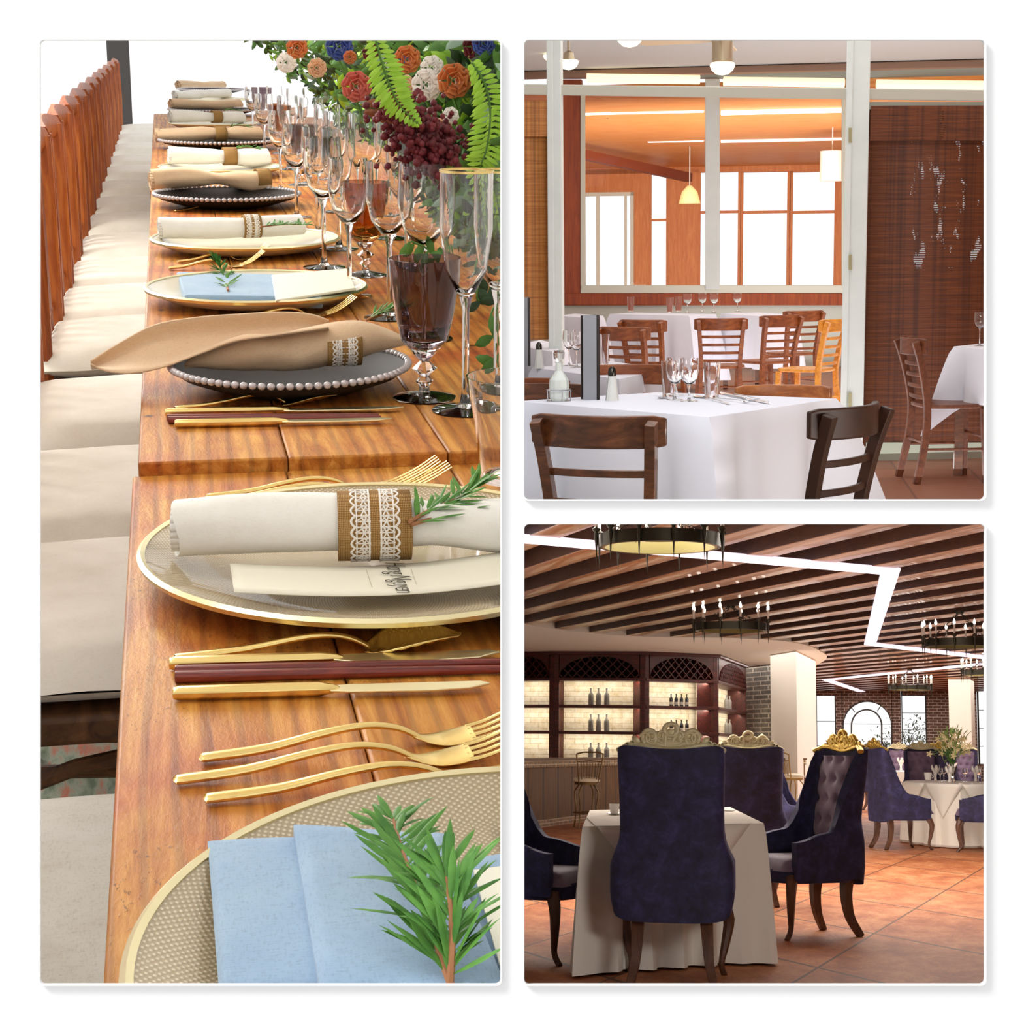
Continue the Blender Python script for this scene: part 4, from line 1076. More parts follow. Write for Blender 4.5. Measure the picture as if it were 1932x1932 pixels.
# the nearer grey screen frame
Y1 = 11.2
def SY(u): return Y1+(u-1612)*.0009
def scr(mb, u0, v0, u1, v1, th=.1, off=0):
    q = []
    for dy in (0, th):
        for (u, v) in ((u0, v0), (u1, v0), (u1, v1), (u0, v1)):
            p = BY(u, v, SY(u)+off); q.append(p+V(0, dy, 0))
    mb.add(q, [(0,1,2,3), (7,6,5,4), (0,4,5,1), (1,5,6,2), (2,6,7,3), (3,7,4,0)]); return mb
post = lambda u0, u1, n, mt=GREYP: None
zt = zc
def tall_post(u0, u1, lab, th=.12):
    a = BY(u0, 490, SY(u0)); b = BY(u1, 490, SY(u1)); m = MB(); m.box(a.x, b.x, a.y, a.y+th, 0, zc)
    m.box(a.x-.02, a.x+.02, a.y-.015, a.y+.03, 0, zc); return m
m = tall_post(1040, 1061, ''); struct(m.build('trim_8', GREYP, room=B, bevel=.006))
m = tall_post(1597, 1634, ''); struct(m.build('trim_9', GREYP, room=B, bevel=.006))
m = MB()
q = []
for dy in (0, .09):
    for (u, v) in ((930, 158), (1900, 170), (1900, 192), (930, 178)): q.append(BY(u, v, SY(u)+dy))
m.add(q, [(0,1,2,3), (7,6,5,4), (0,4,5,1), (1,5,6,2), (2,6,7,3), (3,7,4,0)])
struct(m.build('trim_10', pm('grey_rail_paint', 'bdbaac', .5), room=B, smooth=0, bevel=.006))
for v_ in (255, 495, 755):
    m = MB(); scr(m, 1601, v_-14, 1607, v_+14, .02, -.03); o = m.build('door_hinge', pm('brass_hinge', 'b8b48c', .4, .5)); o.matrix_world = B.M
    tag(o, 'brass hinge on the grey post, %s of three' % {255: 'highest', 495: 'middle', 755: 'lowest'}[v_], 'hinge', None)
m = MB(); scr(m, 1634, 835, 1920, 878, .12, .02); struct(m.build('baseboard_right', pm('sage_baseboard', 'a9ad9c', .6), room=B, smooth=0))
m = MB(); scr(m, 1634, 192, 1920, 206, .1, 0); struct(m.build('trim_11', pm('grey_head', '8d8f84', .6), room=B, smooth=0))
# bamboo blinds
def bamboo(name, c1, c2, c3, leak):
    t = NT(name); v1 = t.coord((1, 1, 1)); f = t.noise(t.coord((1.2, 1, 60)), 2.2, 5, .7)
    col = t.ramp(f, [(.3, c1), (.5, c2), (.75, c3)])
    cd = t.noise(t.coord((26, 1, .2)), 1.2, 2); col = t.mix(.5, col, t.ramp(cd, [(.35, '6a5a4a'), (.5, 'ffffff')]), 'MULTIPLY')
    t.l(col, t.b.inputs['Base Color']); t.b.inputs['Roughness'].default_value = .6
    t.bump(f, .5, .004)
    if leak:
        w_ = t.n('ShaderNodeTexWave'); w_.wave_type = 'BANDS'; w_.bands_direction = 'Z'; w_.inputs['Scale'].default_value = 22; t.l(v1, w_.inputs['Vector'])
        patch = t.noise(t.coord((9, 1, 3.4), (0, .45, 0), (3, 0, 2)), 1.25, 6, .66)
        sx = t.n('ShaderNodeSeparateXYZ'); t.l(v1, sx.inputs[0])
        a1 = t.math('MULTIPLY', t.math('GREATER_THAN', sx.outputs[0], leak[0]), t.math('LESS_THAN', sx.outputs[2], leak[2]))
        a2 = t.math('MULTIPLY', t.math('GREATER_THAN', sx.outputs[2], leak[1]), a1)
        g_ = t.math('MULTIPLY', t.math('GREATER_THAN', w_.outputs['Fac'], .55), t.math('GREATER_THAN', patch, .575))
        al = t.math('SUBTRACT', 1, t.math('MULTIPLY', t.math('MULTIPLY', g_, a2), .6)); t.l(al, t.b.inputs['Alpha'])
    return t.m
def blind(lab, u0, v0, u1, v1, mt, off=.03):
    a = BY(u0, v0, SY(u0)+off); b = BY(u1, v1, SY(u1)+off); c = V(a.x, a.y, b.z)
    r = thing('bamboo_blind', lab, 'blind', B, c, math.atan2(b.y-a.y, b.x-a.x)); W = (V(b.x, b.y, 0)-V(a.x, a.y, 0)).length; H = a.z-b.z
    m = MB(); n = int(H/.02)
    def fn(x, z): return V(x*W, .002*math.sin(z*n*2*PI/2), z*H)
    m.grid(fn, 2, n*2); m.build('slats', mt, r, solid=.003, smooth=60)
    m = MB(); m.box(0, W, -.03, -.012, H-.22, H); m.build('valance', mt, r, bevel=.005)
    return r
blind('dark brown bamboo blind with daylight specks, right of the grey post', 1640, 200, 1905, 836, bamboo('dark_bamboo', '3e1a0a', '65300f', '8a4a1c', (.28, 1.15, 2.15)))
blind('lighter brown bamboo blind at the left edge beside the thin grey post', 940, 190, 1041, 640, bamboo('light_bamboo', '9a5a24', 'c27c3c', 'd89a54', None), .05)
# --- chairs
def cafe_chair(lab, mt, slats=2, seatm=None, name='cafe_chair', leather=False):
    r = thing(name, lab, 'chair', B, (0, 0, 0))
    seatm = seatm or mt
    m = MB(); pts = []
    for k in range(28):
        a = 2*PI*k/28; c, s = math.cos(a), math.sin(a); pts.append((.205*abs(c)**.6*(1 if c > 0 else -1), .2*abs(s)**.6*(1 if s > 0 else -1)))
    m.prism(pts, .44, .465); m.build('seat', seatm, r, bevel=.008)
    for sx in (-1, 1):
        m = MB(); m.tube(catmull([(sx*.18, -.235, 0), (sx*.165, -.185, .25), (sx*.155, -.175, .46), (sx*.168, -.215, .68), (sx*.182, -.262, .83)], 5), .0165, 4, rb=.02, sq=True, up=(0, 1, 0)); m.build('back_leg', mt, r, bevel=.003)
        m = MB(); m.tube([(sx*.185, .175, 0), (sx*.165, .16, .44)], [.013, .019], 4, sq=True, up=(0, 1, 0)); m.build('front_leg', mt, r, bevel=.003)
        m = MB(); m.tube([(sx*.172, -.2, .2), (sx*.175, .165, .2)], .009, 6); m.build('stretcher', mt, r)
    m = MB(); m.tube([(-.175, .167, .27), (.175, .167, .27)], .009, 6); m.build('stretcher', mt, r)
    m = MB(); m.tube([(-.17, -.19, .24), (.17, -.19, .24)], .009, 6); m.build('stretcher', mt, r)
    def arc(z, y, w_, bow, n=13): return [V(w_*(2*i/(n-1)-1), y-bow*math.cos(PI/2*(2*i/(n-1)-1))+bow*.2, z) for i in range(n)]
    m = MB(); A_ = arc(.8, -.215, .212, .075)
    m.tube(A_, [.012]*13, 4, sq=True, rb=[.042]+[.05]*11+[.042]); m.build('top_rail', mt, r, bevel=.006, seg=3)
    for k in range(slats):
        z = .8-(.13+.095*k if slats <= 2 else .1+.065*k)
        y = lerp(-.178, -.232, (z-.46)/.34)
        m = MB(); m.tube(arc(z, y, .165, .03), .008, 4, sq=True, rb=.0115); m.build('back_slat', mt, r, bevel=.003)
    return r
def put_chair(o, u, v, rz, s=None, k=1.0):
    """rail top centre at pixel (u,v)"""
    s = s or (v-490)/(E2-.85*k); y = F/s
    p = BY(u, v, y); c = V(p.x, p.y, 0)-Matrix.Rotation(rz, 3, 'Z') @ V(0, -.255*k, 0)
    return place(o, B, c, rz, k)
D = math.radians
put_chair(cafe_chair('walnut brown slat-back chair with wide curved rail in the left foreground of the white table', CAFE, 2), 1120, 776, D(-12), 628)
put_chair(cafe_chair('dark slat-back chair turned side-on at the right corner of the white table', pm('dark_walnut', '3c2012', .5, var='2a150b', spec=.3), 2), 1619, 764, D(57), 585)
c_b = cafe_chair('chair behind the near white table with only its pale curved top rail showing', CAFE2, 2); put_chair(c_b, 1478, 729, D(178), 445, .93)
put_chair(cafe_chair('chair rail peeking over the far left edge of the near white table', CAFE, 2), 1040, 724, D(170), 440, .93)
gB = 'slat-back chairs farther back in the bright room'
p4 = cafe_chair('chair before the far round of white cloth, right of the big drape', wood('brown_oak', '5c2c12', '86451f', 'a3602f', 4, (1.5, 6, 6), .4), 4); put_chair(p4, 1361, 597, D(4)); p4['group'] = gB
def putdup(u, v, rz, lab, mt=None, s=None, k=1.0, grp=gB):
    o = dup(p4, B, (0, 0, 0), 0, lab, grp); put_chair(o, u, v, rz, s, k)
    return o
putdup(1172, 612, D(-28), 'dark brown chair left of the big white drape, nearer of the pair')
putdup(1208, 599, D(-25), 'dark brown chair left of the big white drape, farther of the pair')
putdup(1479, 592, D(35), 'brown chair seen obliquely right of the front-facing one at the far table')
putdup(1521, 584, D(30), 'reddish brown chair between the oblique one and the golden yellow one')
yc = cafe_chair('golden yellow slat-back chair half hidden by the grey post', CAFE3, 4); put_chair(yc, 1580, 602, D(62), 238)
rc = cafe_chair('brown slat-back chair in profile before the dark bamboo blind', wood('red_brown', '4a2412', '6a371e', '7f4728', 4, (1.5, 6, 6), .4), 4); put_chair(rc, 1712, 636, D(-78), 312)
fr_ = putdup(1872, 640, D(-97), 'brown chair cut by the right edge beside the draped table', None, 330, 1.0)
putdup(1200, 672, D(176), 'chair whose rail shows behind the middle left table', None, 390, .96)
putdup(1003, 700, D(175), 'chair at the left edge between the two left tables', None, 400, .9)
# --- cloth tables
def cloth_table(lab, P, zt, hem, room, mt, flare=.12, folds=5, wav=.02, n=22, drop=0, clab=None, seed=0):
    """P: four corners in order, place axes. A table with legs and a cloth thing over it"""
    c = sum((Vector(p) for p in P), Vector())/len(P); c.z = 0
    t = thing('dining_table', lab, 'table', room, c)
    Q = [Vector((p[0], p[1], 0))-c for p in P]
    m = MB(); m.prism([(q_.x*.985, q_.y*.985) for q_ in Q], zt-.035, zt-.006); m.build('tabletop', CAFE2, t)
    for q_ in Q:
        m = MB(); m.cb((q_.x*.86, q_.y*.86, (zt-.035)/2), (.05, .05, zt-.035)); m.build('leg', CAFE, t)
    # cloth
    K = len(Q); peri = []; 
    for i in range(K):
        a = Q[i]; b = Q[(i+1) % K]
        for j in range(n):
            peri.append((a.lerp(b, j/n), j/n, i))
    N = len(peri); rows = 14; vs = []; rs = random.Random(seed); ph = [rs.uniform(0, 6) for _ in range(K)]
    outer = []
    for idx, (p, f, i) in enumerate(peri):
        a = Q[i]; b = Q[(i+1) % K]; e = (b-a).normalized(); nrm = V(e.y, -e.x, 0)
        if nrm.dot(p) < 0: nrm = -nrm
        cdir = p.normalized()
        cw = max(math.exp(-(f/.13)**2), math.exp(-((1-f)/.13)**2))
        outer.append((p, nrm*(1-cw)+cdir*cw, cw, f, i))
    for r_ in range(rows+1):
        t_ = r_/rows; z = lerp(zt, hem, t_)
        for (p, dr, cw, f, i) in outer:
            pin = math.exp(-((f-.2)/.07)**2)+math.exp(-((f-.8)/.07)**2)
            o = .008+flare*cw*t_**.8+.02*t_+wav*t_*math.sin(f*folds*2*PI+ph[i])*(1-.5*cw)-.4*flare*pin*t_
            if r_ == 0: o = 0
            zz = z - (.0 if r_ else 0)
            zz -= drop*cw*t_
            vs.append(V(p.x, p.y, 0)+dr*o+V(0, 0, zz+(.0 if r_ else .002)))
    m = MB(); fs = [(r_*N+k, r_*N+(k+1) % N, (r_+1)*N+(k+1) % N, (r_+1)*N+k) for r_ in range(rows) for k in range(N)]
    m.add(vs, fs); m.add([vs[k]*1 for k in range(N)]+[V(0, 0, zt+.002)], [(k, (k+1) % N, N) for k in range(N)])
    o = m.build('tablecloth', mt, None, smooth=45, recalc=True); place(o, room, c); tag(o, clab, 'tablecloth')
    return t, o, c
def quad(px, z): return [B.z(u, v, z) for u, v in px]
cloth_table('square table under the white cloth in the foreground of the bright room', quad([(1338, 788), (1578, 753), (1240, 741), (972, 758)], .765), .765, .33, B, CLOTH, .2, 2, .02, clab='white tablecloth over the near table with a sharp drape at its front corner', seed=2)
cloth_table('table behind the near one at the left, under white cloth', quad([(1168, 716), (1262, 697), (1150, 682), (1005, 694)], .765), .765, .33, B, CLOTH, .1, 2, .01, clab='white tablecloth over the middle left table', seed=5)
cloth_table('left table farthest toward the light bamboo blind', quad([(1042, 664), (1066, 652), (1020, 642), (965, 652)], .765), .765, .33, B, CLOTH, .1, 2, .01, clab='white tablecloth over the small table near the left blind', seed=6)
cloth_table('far table under white cloth with the big folded drape', quad([(1300, 596), (1350, 593), (1200, 590), (1150, 593)], .765), .765, .1, B, CLOTH, .12, 5, .05, clab='white tablecloth with a big pleated drape in the middle distance', seed=7)
cloth_table('far table under white cloth right of the front-facing chair', quad([(1440, 597), (1500, 593.5), (1430, 590), (1360, 592)], .765), .765, .25, B, CLOTH, .1, 3, .03, clab='white tablecloth behind the front-facing chair', seed=8)
cloth_table('far table under white cloth left of the chair pair', quad([(1110, 600), (1138, 596), (1085, 592), (1050, 596)], .765), .765, .2, B, CLOTH, .1, 3, .03, clab='white tablecloth left of the pair of dark chairs', seed=9)
Tr = [BY(1800, 654, 10.5), BY(1900, 664, 9.9), BY(2000, 650, 10.6), BY(1890, 640, 11.1)]
cloth_table('table at the right edge before the bamboo blind, its cloth hanging to a point', Tr, .78, .46, B, CLOTH, .16, 2, .01, drop=.22, clab='white tablecloth hanging to a point at the right edge', seed=10)
# --- things on the tables
def tumbler(lab, loc, H, R, room=B, grp=None):
    m = MB(); m.lathe([(0, 0), (R*.78, 0), (R*.8, .004), (R, H), (R-.0018, H), (R*.78-.002, .012), (0, .01)], 28)
    o = m.build('tumbler_glass', CLEAR, smooth=50); place(o, room, loc); return tag(o, lab, 'glass', grp)
def bz(u, v, z=.767): return B.z(u, v, z)
tumbler('left tumbler of the four glasses on the near white table', bz(1262, 748), .142, .032)
tumbler('right tumbler of the four glasses on the near white table', bz(1343, 751), .142, .0345)
wineglass('left wine glass between the tumblers on the near table', bz(1273, 754), .165, .036, .105, room=B, taper=.9, foot=.033)
wineglass('right wine glass between the tumblers on the near table', bz(1300, 757), .168, .0385, .105, room=B, taper=.92, foot=.035)
c = bz(1055, 757); r = thing('cruet_bottle', 'clear glass cruet in a wire holder left of the dark menu', 'cruet', B, c)
m = MB(); m.lathe([(0, 0), (.03, 0), (.038, .015), (.04, .06), (.038, .085), (.024, .105), (.014, .12), (.013, .15), (.018, .155)], 10); m.build('bottle_body', pm('vinegar_glass', 'dfe4dc', .15, coat=.8), r, smooth=25)
m = MB(); m.lathe([(.007, .15), (.012, .162), (.021, .17), (.023, .19), (.018, .2), (0, .2)], 10); m.build('stopper', CLEAR, r, smooth=20)
m = MB(); ring_ = [(.048*math.cos(2*PI*k/24), .048*math.sin(2*PI*k/24), .045) for k in range(25)]; m.tube(ring_, .003, 6); m.lathe([(0, 0), (.047, 0), (.047, .003), (0, .003)], 24)
for k in range(4): m.tube([(.047*math.cos(PI/2*k+.4), .047*math.sin(PI/2*k+.4), .0), (.048*math.cos(PI/2*k+.4), .048*math.sin(PI/2*k+.4), .045)], .0022, 5)
m.build('wire_holder', SILV, r)
def menu(u, v, H, lab, rz=.5):
    c = bz(u, v); r = thing('menu_stand', lab, 'menu', B, c, rz)
    m = MB(); m.box(-.032, .022, -.03, -.024, 0, H); m.build('front_cover', pm('grey_leatherette', '8f9095', .35, coat=.3), r, bevel=.001)
    m = MB(); m.box(.022, .035, -.03, .05, 0, H); m.build('spine', pm('black_leatherette', '251a18', .4), r, bevel=.004)
    m = MB(); m.box(-.03, .02, .03, .036, 0, H*.99); m.build('back_cover', pm('black_leatherette2', '2a1f1d', .4), r, bevel=.001); return r
menu(1113, 754, .335, 'tall dark menu standing upright on the near white table', .28)
menu(988, 690, .36, 'dark upright menu cut by the left edge on the table behind', .2)
def shaker(u, v, lab, k=1.):
    c = bz(u, v); r = thing('salt_shaker', lab, 'shaker', B, c, 0, None, k)
    m = MB(); m.lathe([(0, 0), (.027, 0), (.026, .01), (.019, .06), (.0155, .098), (0, .098)], 10); m.build('glass_body', pm('salt_glass', 'dcdcd6', .15, coat=.9), r, smooth=20)
    m = MB(); m.lathe([(.016, .097), (.0165, .112), (.014, .125), (.006, .135), (0, .136)], 16); m.build('metal_cap', pm('dark_cap', '4a4742', .25, 1), r); return r
shaker(1155, 756, 'glass salt shaker with dark cap right of the menu'); shaker(1017, 695, 'glass salt shaker on the table behind at the left edge')
tumbler('tumbler on the middle left table right of the menu', bz(1138, 691), .165, .034)
wineglass('wine glass on the middle left table, left one', bz(1074, 690), .185, .036, .1, room=B); wineglass('wine glass on the middle left table, right one beside the menu', bz(1088, 693), .185, .036, .1, room=B)
def spoonB(lab, u0, v0, u1, v1, kind='spoon'):
    a = bz(u0, v0, .769); b = bz(u1, v1, .769); L = (b-a).length; rz = math.atan2(b.y-a.y, b.x-a.x)
    m = MB()
    if kind == 'spoon':
        strip(m, [(0, 0, .002, .012, .002), (L*.3, 0, .006, .008, .003), (L*.68, 0, .008, .006, .003), (L*.72, 0, .004, .012, .002), (L*.82, 0, .002, .034, .002), (L*.93, 0, .003, .032, .002), (L, 0, .006, .006, .002)], 10)
    elif kind == 'fork':
        strip(m, [(0, 0, .002, .012, .002), (L*.3, 0, .006, .008, .003), (L*.65, 0, .008, .006, .003), (L*.7, 0, .003, .02, .002), (L*.75, 0, .002, .023, .002)], 10); tines(m, L*.74, L, .002, .022)
    else: strip(m, [(0, 0, .004, .012, .006), (L*.45, 0, .004, .014, .007), (L*.48, 0, .003, .016, .002), (L*.9, 0, .003, .018, .0015), (L, 0, .003, .003, .0015)], 10)
    o = m.build('steel_'+kind, SILV, smooth=50); place(o, B, a, rz); tag(o, lab, kind)
spoonB('steel spoon lying between the wine glass and right tumbler', 1376, 763, 1310, 747); spoonB('steel fork lying right of the glasses, nearest the table edge', 1345, 752, 1430, 763, 'fork')
spoonB('steel knife lying right of the tumbler', 1370, 746, 1452, 762, 'knife'); spoonB('steel spoon lying farthest right on the near table', 1450, 758, 1360, 742)
spoonB('steel knife on the middle left table', 1165, 690, 1225, 700, 'knife')
spoonB('steel spoon peeking from behind the left tumbler', 1290, 745, 1244, 752)
for (u, v, lab) in [(1190, 588, 'glass at the left end of the far tables'), (1264, 590, 'left glass of the cluster on the far table'), (1280, 588, 'middle glass of the cluster on the far table'), (1297, 591, 'right glass of the cluster on the far table'),
                    (1325, 589, 'glass left of the pair on the far table'), (1347, 590, 'glass right of the pair on the far table'), (1391, 588, 'glass at the right end of the far tables')]:
    wineglass(lab, bz(u, v), .2, .045, .11, room=B, foot=.035) if u % 2 else tumbler(lab, bz(u, v), .16, .04)
wineglass('wine glass on the draped table at the right edge', V(*bz(1848, 652, .785)), .2, .038, .1, room=B)
clip_place(beforeB, CUT_B)

# ================================================================== PLACE THREE: the wood-ceilinged restaurant
beforeC = start_place()
Rm = Cq; H3 = 1408
def CY(u, v, y): return Rm.y(u, v, y)
def CZ(u, v, z): return Rm.z(u, v, z)
ZB = 2.95; ZC = 3.27
VELVET = None
def velvet():
    t = NT('navy_velvet'); vec = t.coord(); f = t.noise(vec, 11, 7, .7, .3)
    t.l(t.ramp(f, [(.36, '191630'), (.54, '28254a'), (.74, '403c6e')]), t.b.inputs['Base Color']); t.b.inputs['Roughness'].default_value = .75
    t.b.inputs['Sheen Weight'].default_value = .35; t.b.inputs['Sheen Tint'].default_value = srgb('7a74b8'); t.b.inputs['Sheen Roughness'].default_value = .35
    t.bump(t.noise(vec, 120, 2), .15, .002); return t.m
VELVET = velvet()
VELV2 = pm('plum_velvet', '806a80', .7, var='5a4860', vscale=8, sheen=.6)
LEGW = wood('walnut_leg', '3a2214', '573624', '6b4530', 5, (6, 6, .8), .4)
CRWN = pm('carved_champagne_gold', 'd9cfa8', .5, .25, var='bdb084', vscale=30)
CRWNG = pm('carved_yellow_gold', 'd8b75c', .3, .8)
CLOTH3 = pm('ivory_tablecloth', 'efe9dd', .85, bump=.1, bscale=200)
BARW = wood('dark_cherry', '240704', '471008', '6a1c10', 4, (1, 6, 6), .45, coat=.1)
BRONZE = pm('dark_bronze', '3c3a30', .4, .8); BRASS = pm('olive_brass', '857a48', .5, .4)
# floor: rhombic tiles, two joint directions
def tile_floor():
    t = NT('terracotta_tiles'); vec = t.coord(); sx = t.n('ShaderNodeSeparateXYZ'); t.l(vec, sx.inputs[0])
    def fam(vp, ref, per):
        a = math.atan((vp-1422)/F); n_ = (math.cos(a), -math.sin(a)); p = CZ(*ref, 0); c0 = p.x*n_[0]+p.y*n_[1]
        s = t.math('ADD', t.math('MULTIPLY', sx.outputs[0], n_[0]), t.math('MULTIPLY', sx.outputs[1], n_[1]))
        s = t.math('DIVIDE', t.math('SUBTRACT', s, c0-per*400), per)
        fr = t.math('FRACT', s, 0); d = t.math('MINIMUM', fr, t.math('SUBTRACT', 1, fr)); return t.math('MULTIPLY', d, per), t.math('FLOOR', s, 0)
    d1, i1 = fam(2172, (1660, 1755), PERA); d2, i2 = fam(-400, (1700, 1771), PERB)
    joint = t.math('MAXIMUM', t.math('LESS_THAN', d1, .009), t.math('LESS_THAN', d2, .016))
    f = t.noise(t.coord((1, .5, 1)), 3.2, 9, .72, .3); f2 = t.noise(vec, 38, 3, .8)
    col = t.ramp(f, [(.3, '8e4f2c'), (.45, 'ac6a3e'), (.58, 'c4885a'), (.75, 'd2a37a')])
    col = t.mix(.35, col, t.ramp(f2, [(.3, '70381c'), (.7, 'ffe8d0')]), 'OVERLAY')
    wn = t.n('ShaderNodeTexWhiteNoise'); wn.noise_dimensions = '2D'; cb = t.n('ShaderNodeCombineXYZ'); t.l(i1, cb.inputs[0]); t.l(i2, cb.inputs[1]); t.l(cb.outputs[0], wn.inputs['Vector'])
    col = t.mix(.25, col, t.ramp(wn.outputs['Value'], [(0, 'b89a88'), (1, 'ffffff')]), 'MULTIPLY')
    col = t.mix(joint, col, '6b452c')
    t.l(col, t.b.inputs['Base Color']); t.b.inputs['Roughness'].default_value = .6; t.b.inputs['Specular IOR Level'].default_value = .3; t.bump(t.math('SUBTRACT', 1, joint), .5, .004)
    return t.m
def famc(vp, ref):
    a = math.atan((vp-1422)/F); p = CZ(*ref, 0); return p.x*math.cos(a)-p.y*math.sin(a)
PERA = abs(famc(2172, (1513, 1855))-famc(2172, (1464, 1726)))
PERB = abs(famc(-400, (1464, 1729))-famc(-400, (1420, 1801)))
m = MB(); m.box(-7, 9.5, .8, 62, -.06, 0); struct(m.build('floor', tile_floor(), smooth=0, room=Rm))
# ceiling boards and beams
m = MB(); m.box(-7, 9.5, 9, 62, ZC, ZC+.05); struct(m.build('ceiling', wood('ceiling_board', '3a2014', '4e2c1c', '5e3824', 3, (.5, 6, 6), .5), smooth=0, room=Rm))
def beam_mat():
    t = NT('beam_wood'); vec = t.coord((1, 14, 1)); f = t.noise(vec, 5, 5, .6); v2 = t.coord()
    col = t.ramp(f, [(.35, '7c5030'), (.5, '98683f'), (.66, 'ab7c50')])
    t.l(col, t.b.inputs['Base Color']); t.b.inputs['Roughness'].default_value = .3; t.b.inputs['Coat Weight'].default_value = .2; t.bump(f, .1, .002); return t.m
BEAMW = beam_mat(); BEAMS_D = wood('beam_side_wood', '3a2218', '4a2c1e', '573626', 4, (1, 6, 6), .5)  # sides get a darker copy of the wood, shade put into the colour
a_ = math.atan((-50-1422)/F); dn = V(math.cos(a_), -math.sin(a_), 0); dd_ = V(math.sin(a_), math.cos(a_), 0)
p_ = CZ(989, 1073, ZB); c0 = p_.dot(dn); per = .77; wid = .31
k0 = int((CZ(1856, 985, ZB).dot(dn)-c0)/per)
import itertools
bi = 0
for k in range(-22, 36):
    c = c0+k*per
    # extent along the beam where it stays inside the hall
    lo, hi = 1e9, -1e9
    for i in range(400):
        s_ = -10+i*.2; q = dn*c+dd_*s_
        if -6.5 < q.x < 9.3 and 9.5 < q.y < 55: lo = min(lo, s_); hi = max(hi, s_)
    if hi-lo < .5: continue
    m = MB(); M_ = Matrix.Translation(dn*c) @ Matrix.Rotation(math.atan2(dd_.y, dd_.x), 4, 'Z')
    # local x runs along the beam, local -y is the far side
    o = None; m.box(lo, hi, -wid, 0, 0, ZC-ZB)
    o = m.build('beam', BEAMW, bevel=.01); o.matrix_world = Rm.M @ Matrix.Translation((0, 0, ZB)) @ M_
    o.name = 'ceiling_beam'; struct(o)
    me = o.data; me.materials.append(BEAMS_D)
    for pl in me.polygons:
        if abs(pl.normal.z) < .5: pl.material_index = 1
# light channel in the ceiling
LED = pm('white_channel', 'f4ecff', .5, emit='f6ecfd', es=1.02)
def ledpoly(px, lab):
    P = [CZ(u, v, ZB-.012) for u, v in px]; c = P[0].copy(); m = MB(); m.prism([(q.x-c.x, q.y-c.y) for q in P], 0, .02)
    o = m.build('light_channel', LED, smooth=0); place(o, Rm, c); tag(o, lab, 'ceiling light')
ledpoly([(930, 1006.5), (1699, 1075), (1653, 1214), (1900, 1243), (1900, 1249), (1630, 1217), (1661, 1084), (930, 1020)], 'white zigzag light channel running across the whole beamed ceiling')
ledpoly([(1550, 1283), (1900, 1247), (1900, 1251), (1569, 1283.5), (1636, 1306.5), (1624, 1307.5)], 'thin white arrow-shaped light channel near the back of the beamed ceiling')
# walls
YB = 55.0
BRK = brick('dark_brown_brick', '5e4438', '4a342a', 'a0948a', 1, .26, .09, ms=.011)
BRKG = brick('grey_brick', '6e6860', '5c564e', 'a89e90', 1, .32, .1, ms=.012)
PLAST = pm('white_plaster', 'e8e0d4', .9)
def wall_holes():
    m = MB(); Y = YB
    def bx(u0, v0, u1, v1, y=YB, th=.4):
        a = CY(u0-.7, v0, y); b = CY(u1+.7, v1, y); m.box(a.x, b.x, y, y+th, max(b.z, 0), a.z)
    T = 1290; Bm = 1485
    bx(1300, T, 1541, Bm); bx(1577, T, 1590, Bm); bx(1683, T, 1702, Bm); bx(1748, T, 1846, Bm); bx(1541, T, 1577, 1312); bx(1702, T, 1748, 1312); bx(1702, 1432, 1748, Bm)
    bx(1846, T, 1900, 1303); bx(1862, T, 1900, Bm); bx(1846, 1442, 1862, Bm); bx(1541, 1470, 1577, Bm)
    # arch spandrel
    a = CY(1590, 1368, Y); b = CY(1683, 1368, Y); top = CY(1636, 1322, Y).z; cx = (a.x+b.x)/2; rw = (b.x-a.x)/2; rh = top-a.z; zt = CY(1636, T, Y).z
    n = 24; vs = []; fs = []
    for dy in (0, .4):
        for i in range(n+1):
            an = PI*i/n; vs.append(V(cx-rw*math.cos(an), Y+dy, a.z+rh*math.sin(an))); vs.append(V(cx-rw*math.cos(an), Y+dy, zt))
    W = 2*(n+1)
    for i in range(n):
        fs += [(2*i, 2*i+2, 2*i+3, 2*i+1), (W+2*i, W+2*i+1, W+2*i+3, W+2*i+2), (2*i, W+2*i, W+2*i+2, 2*i+2)]
    m.add(vs, fs)
    return m
struct(wall_holes().build('wall_back', BRK, room=Rm, smooth=0))
BLK = pm('black_window_metal', '2a211c', .5)
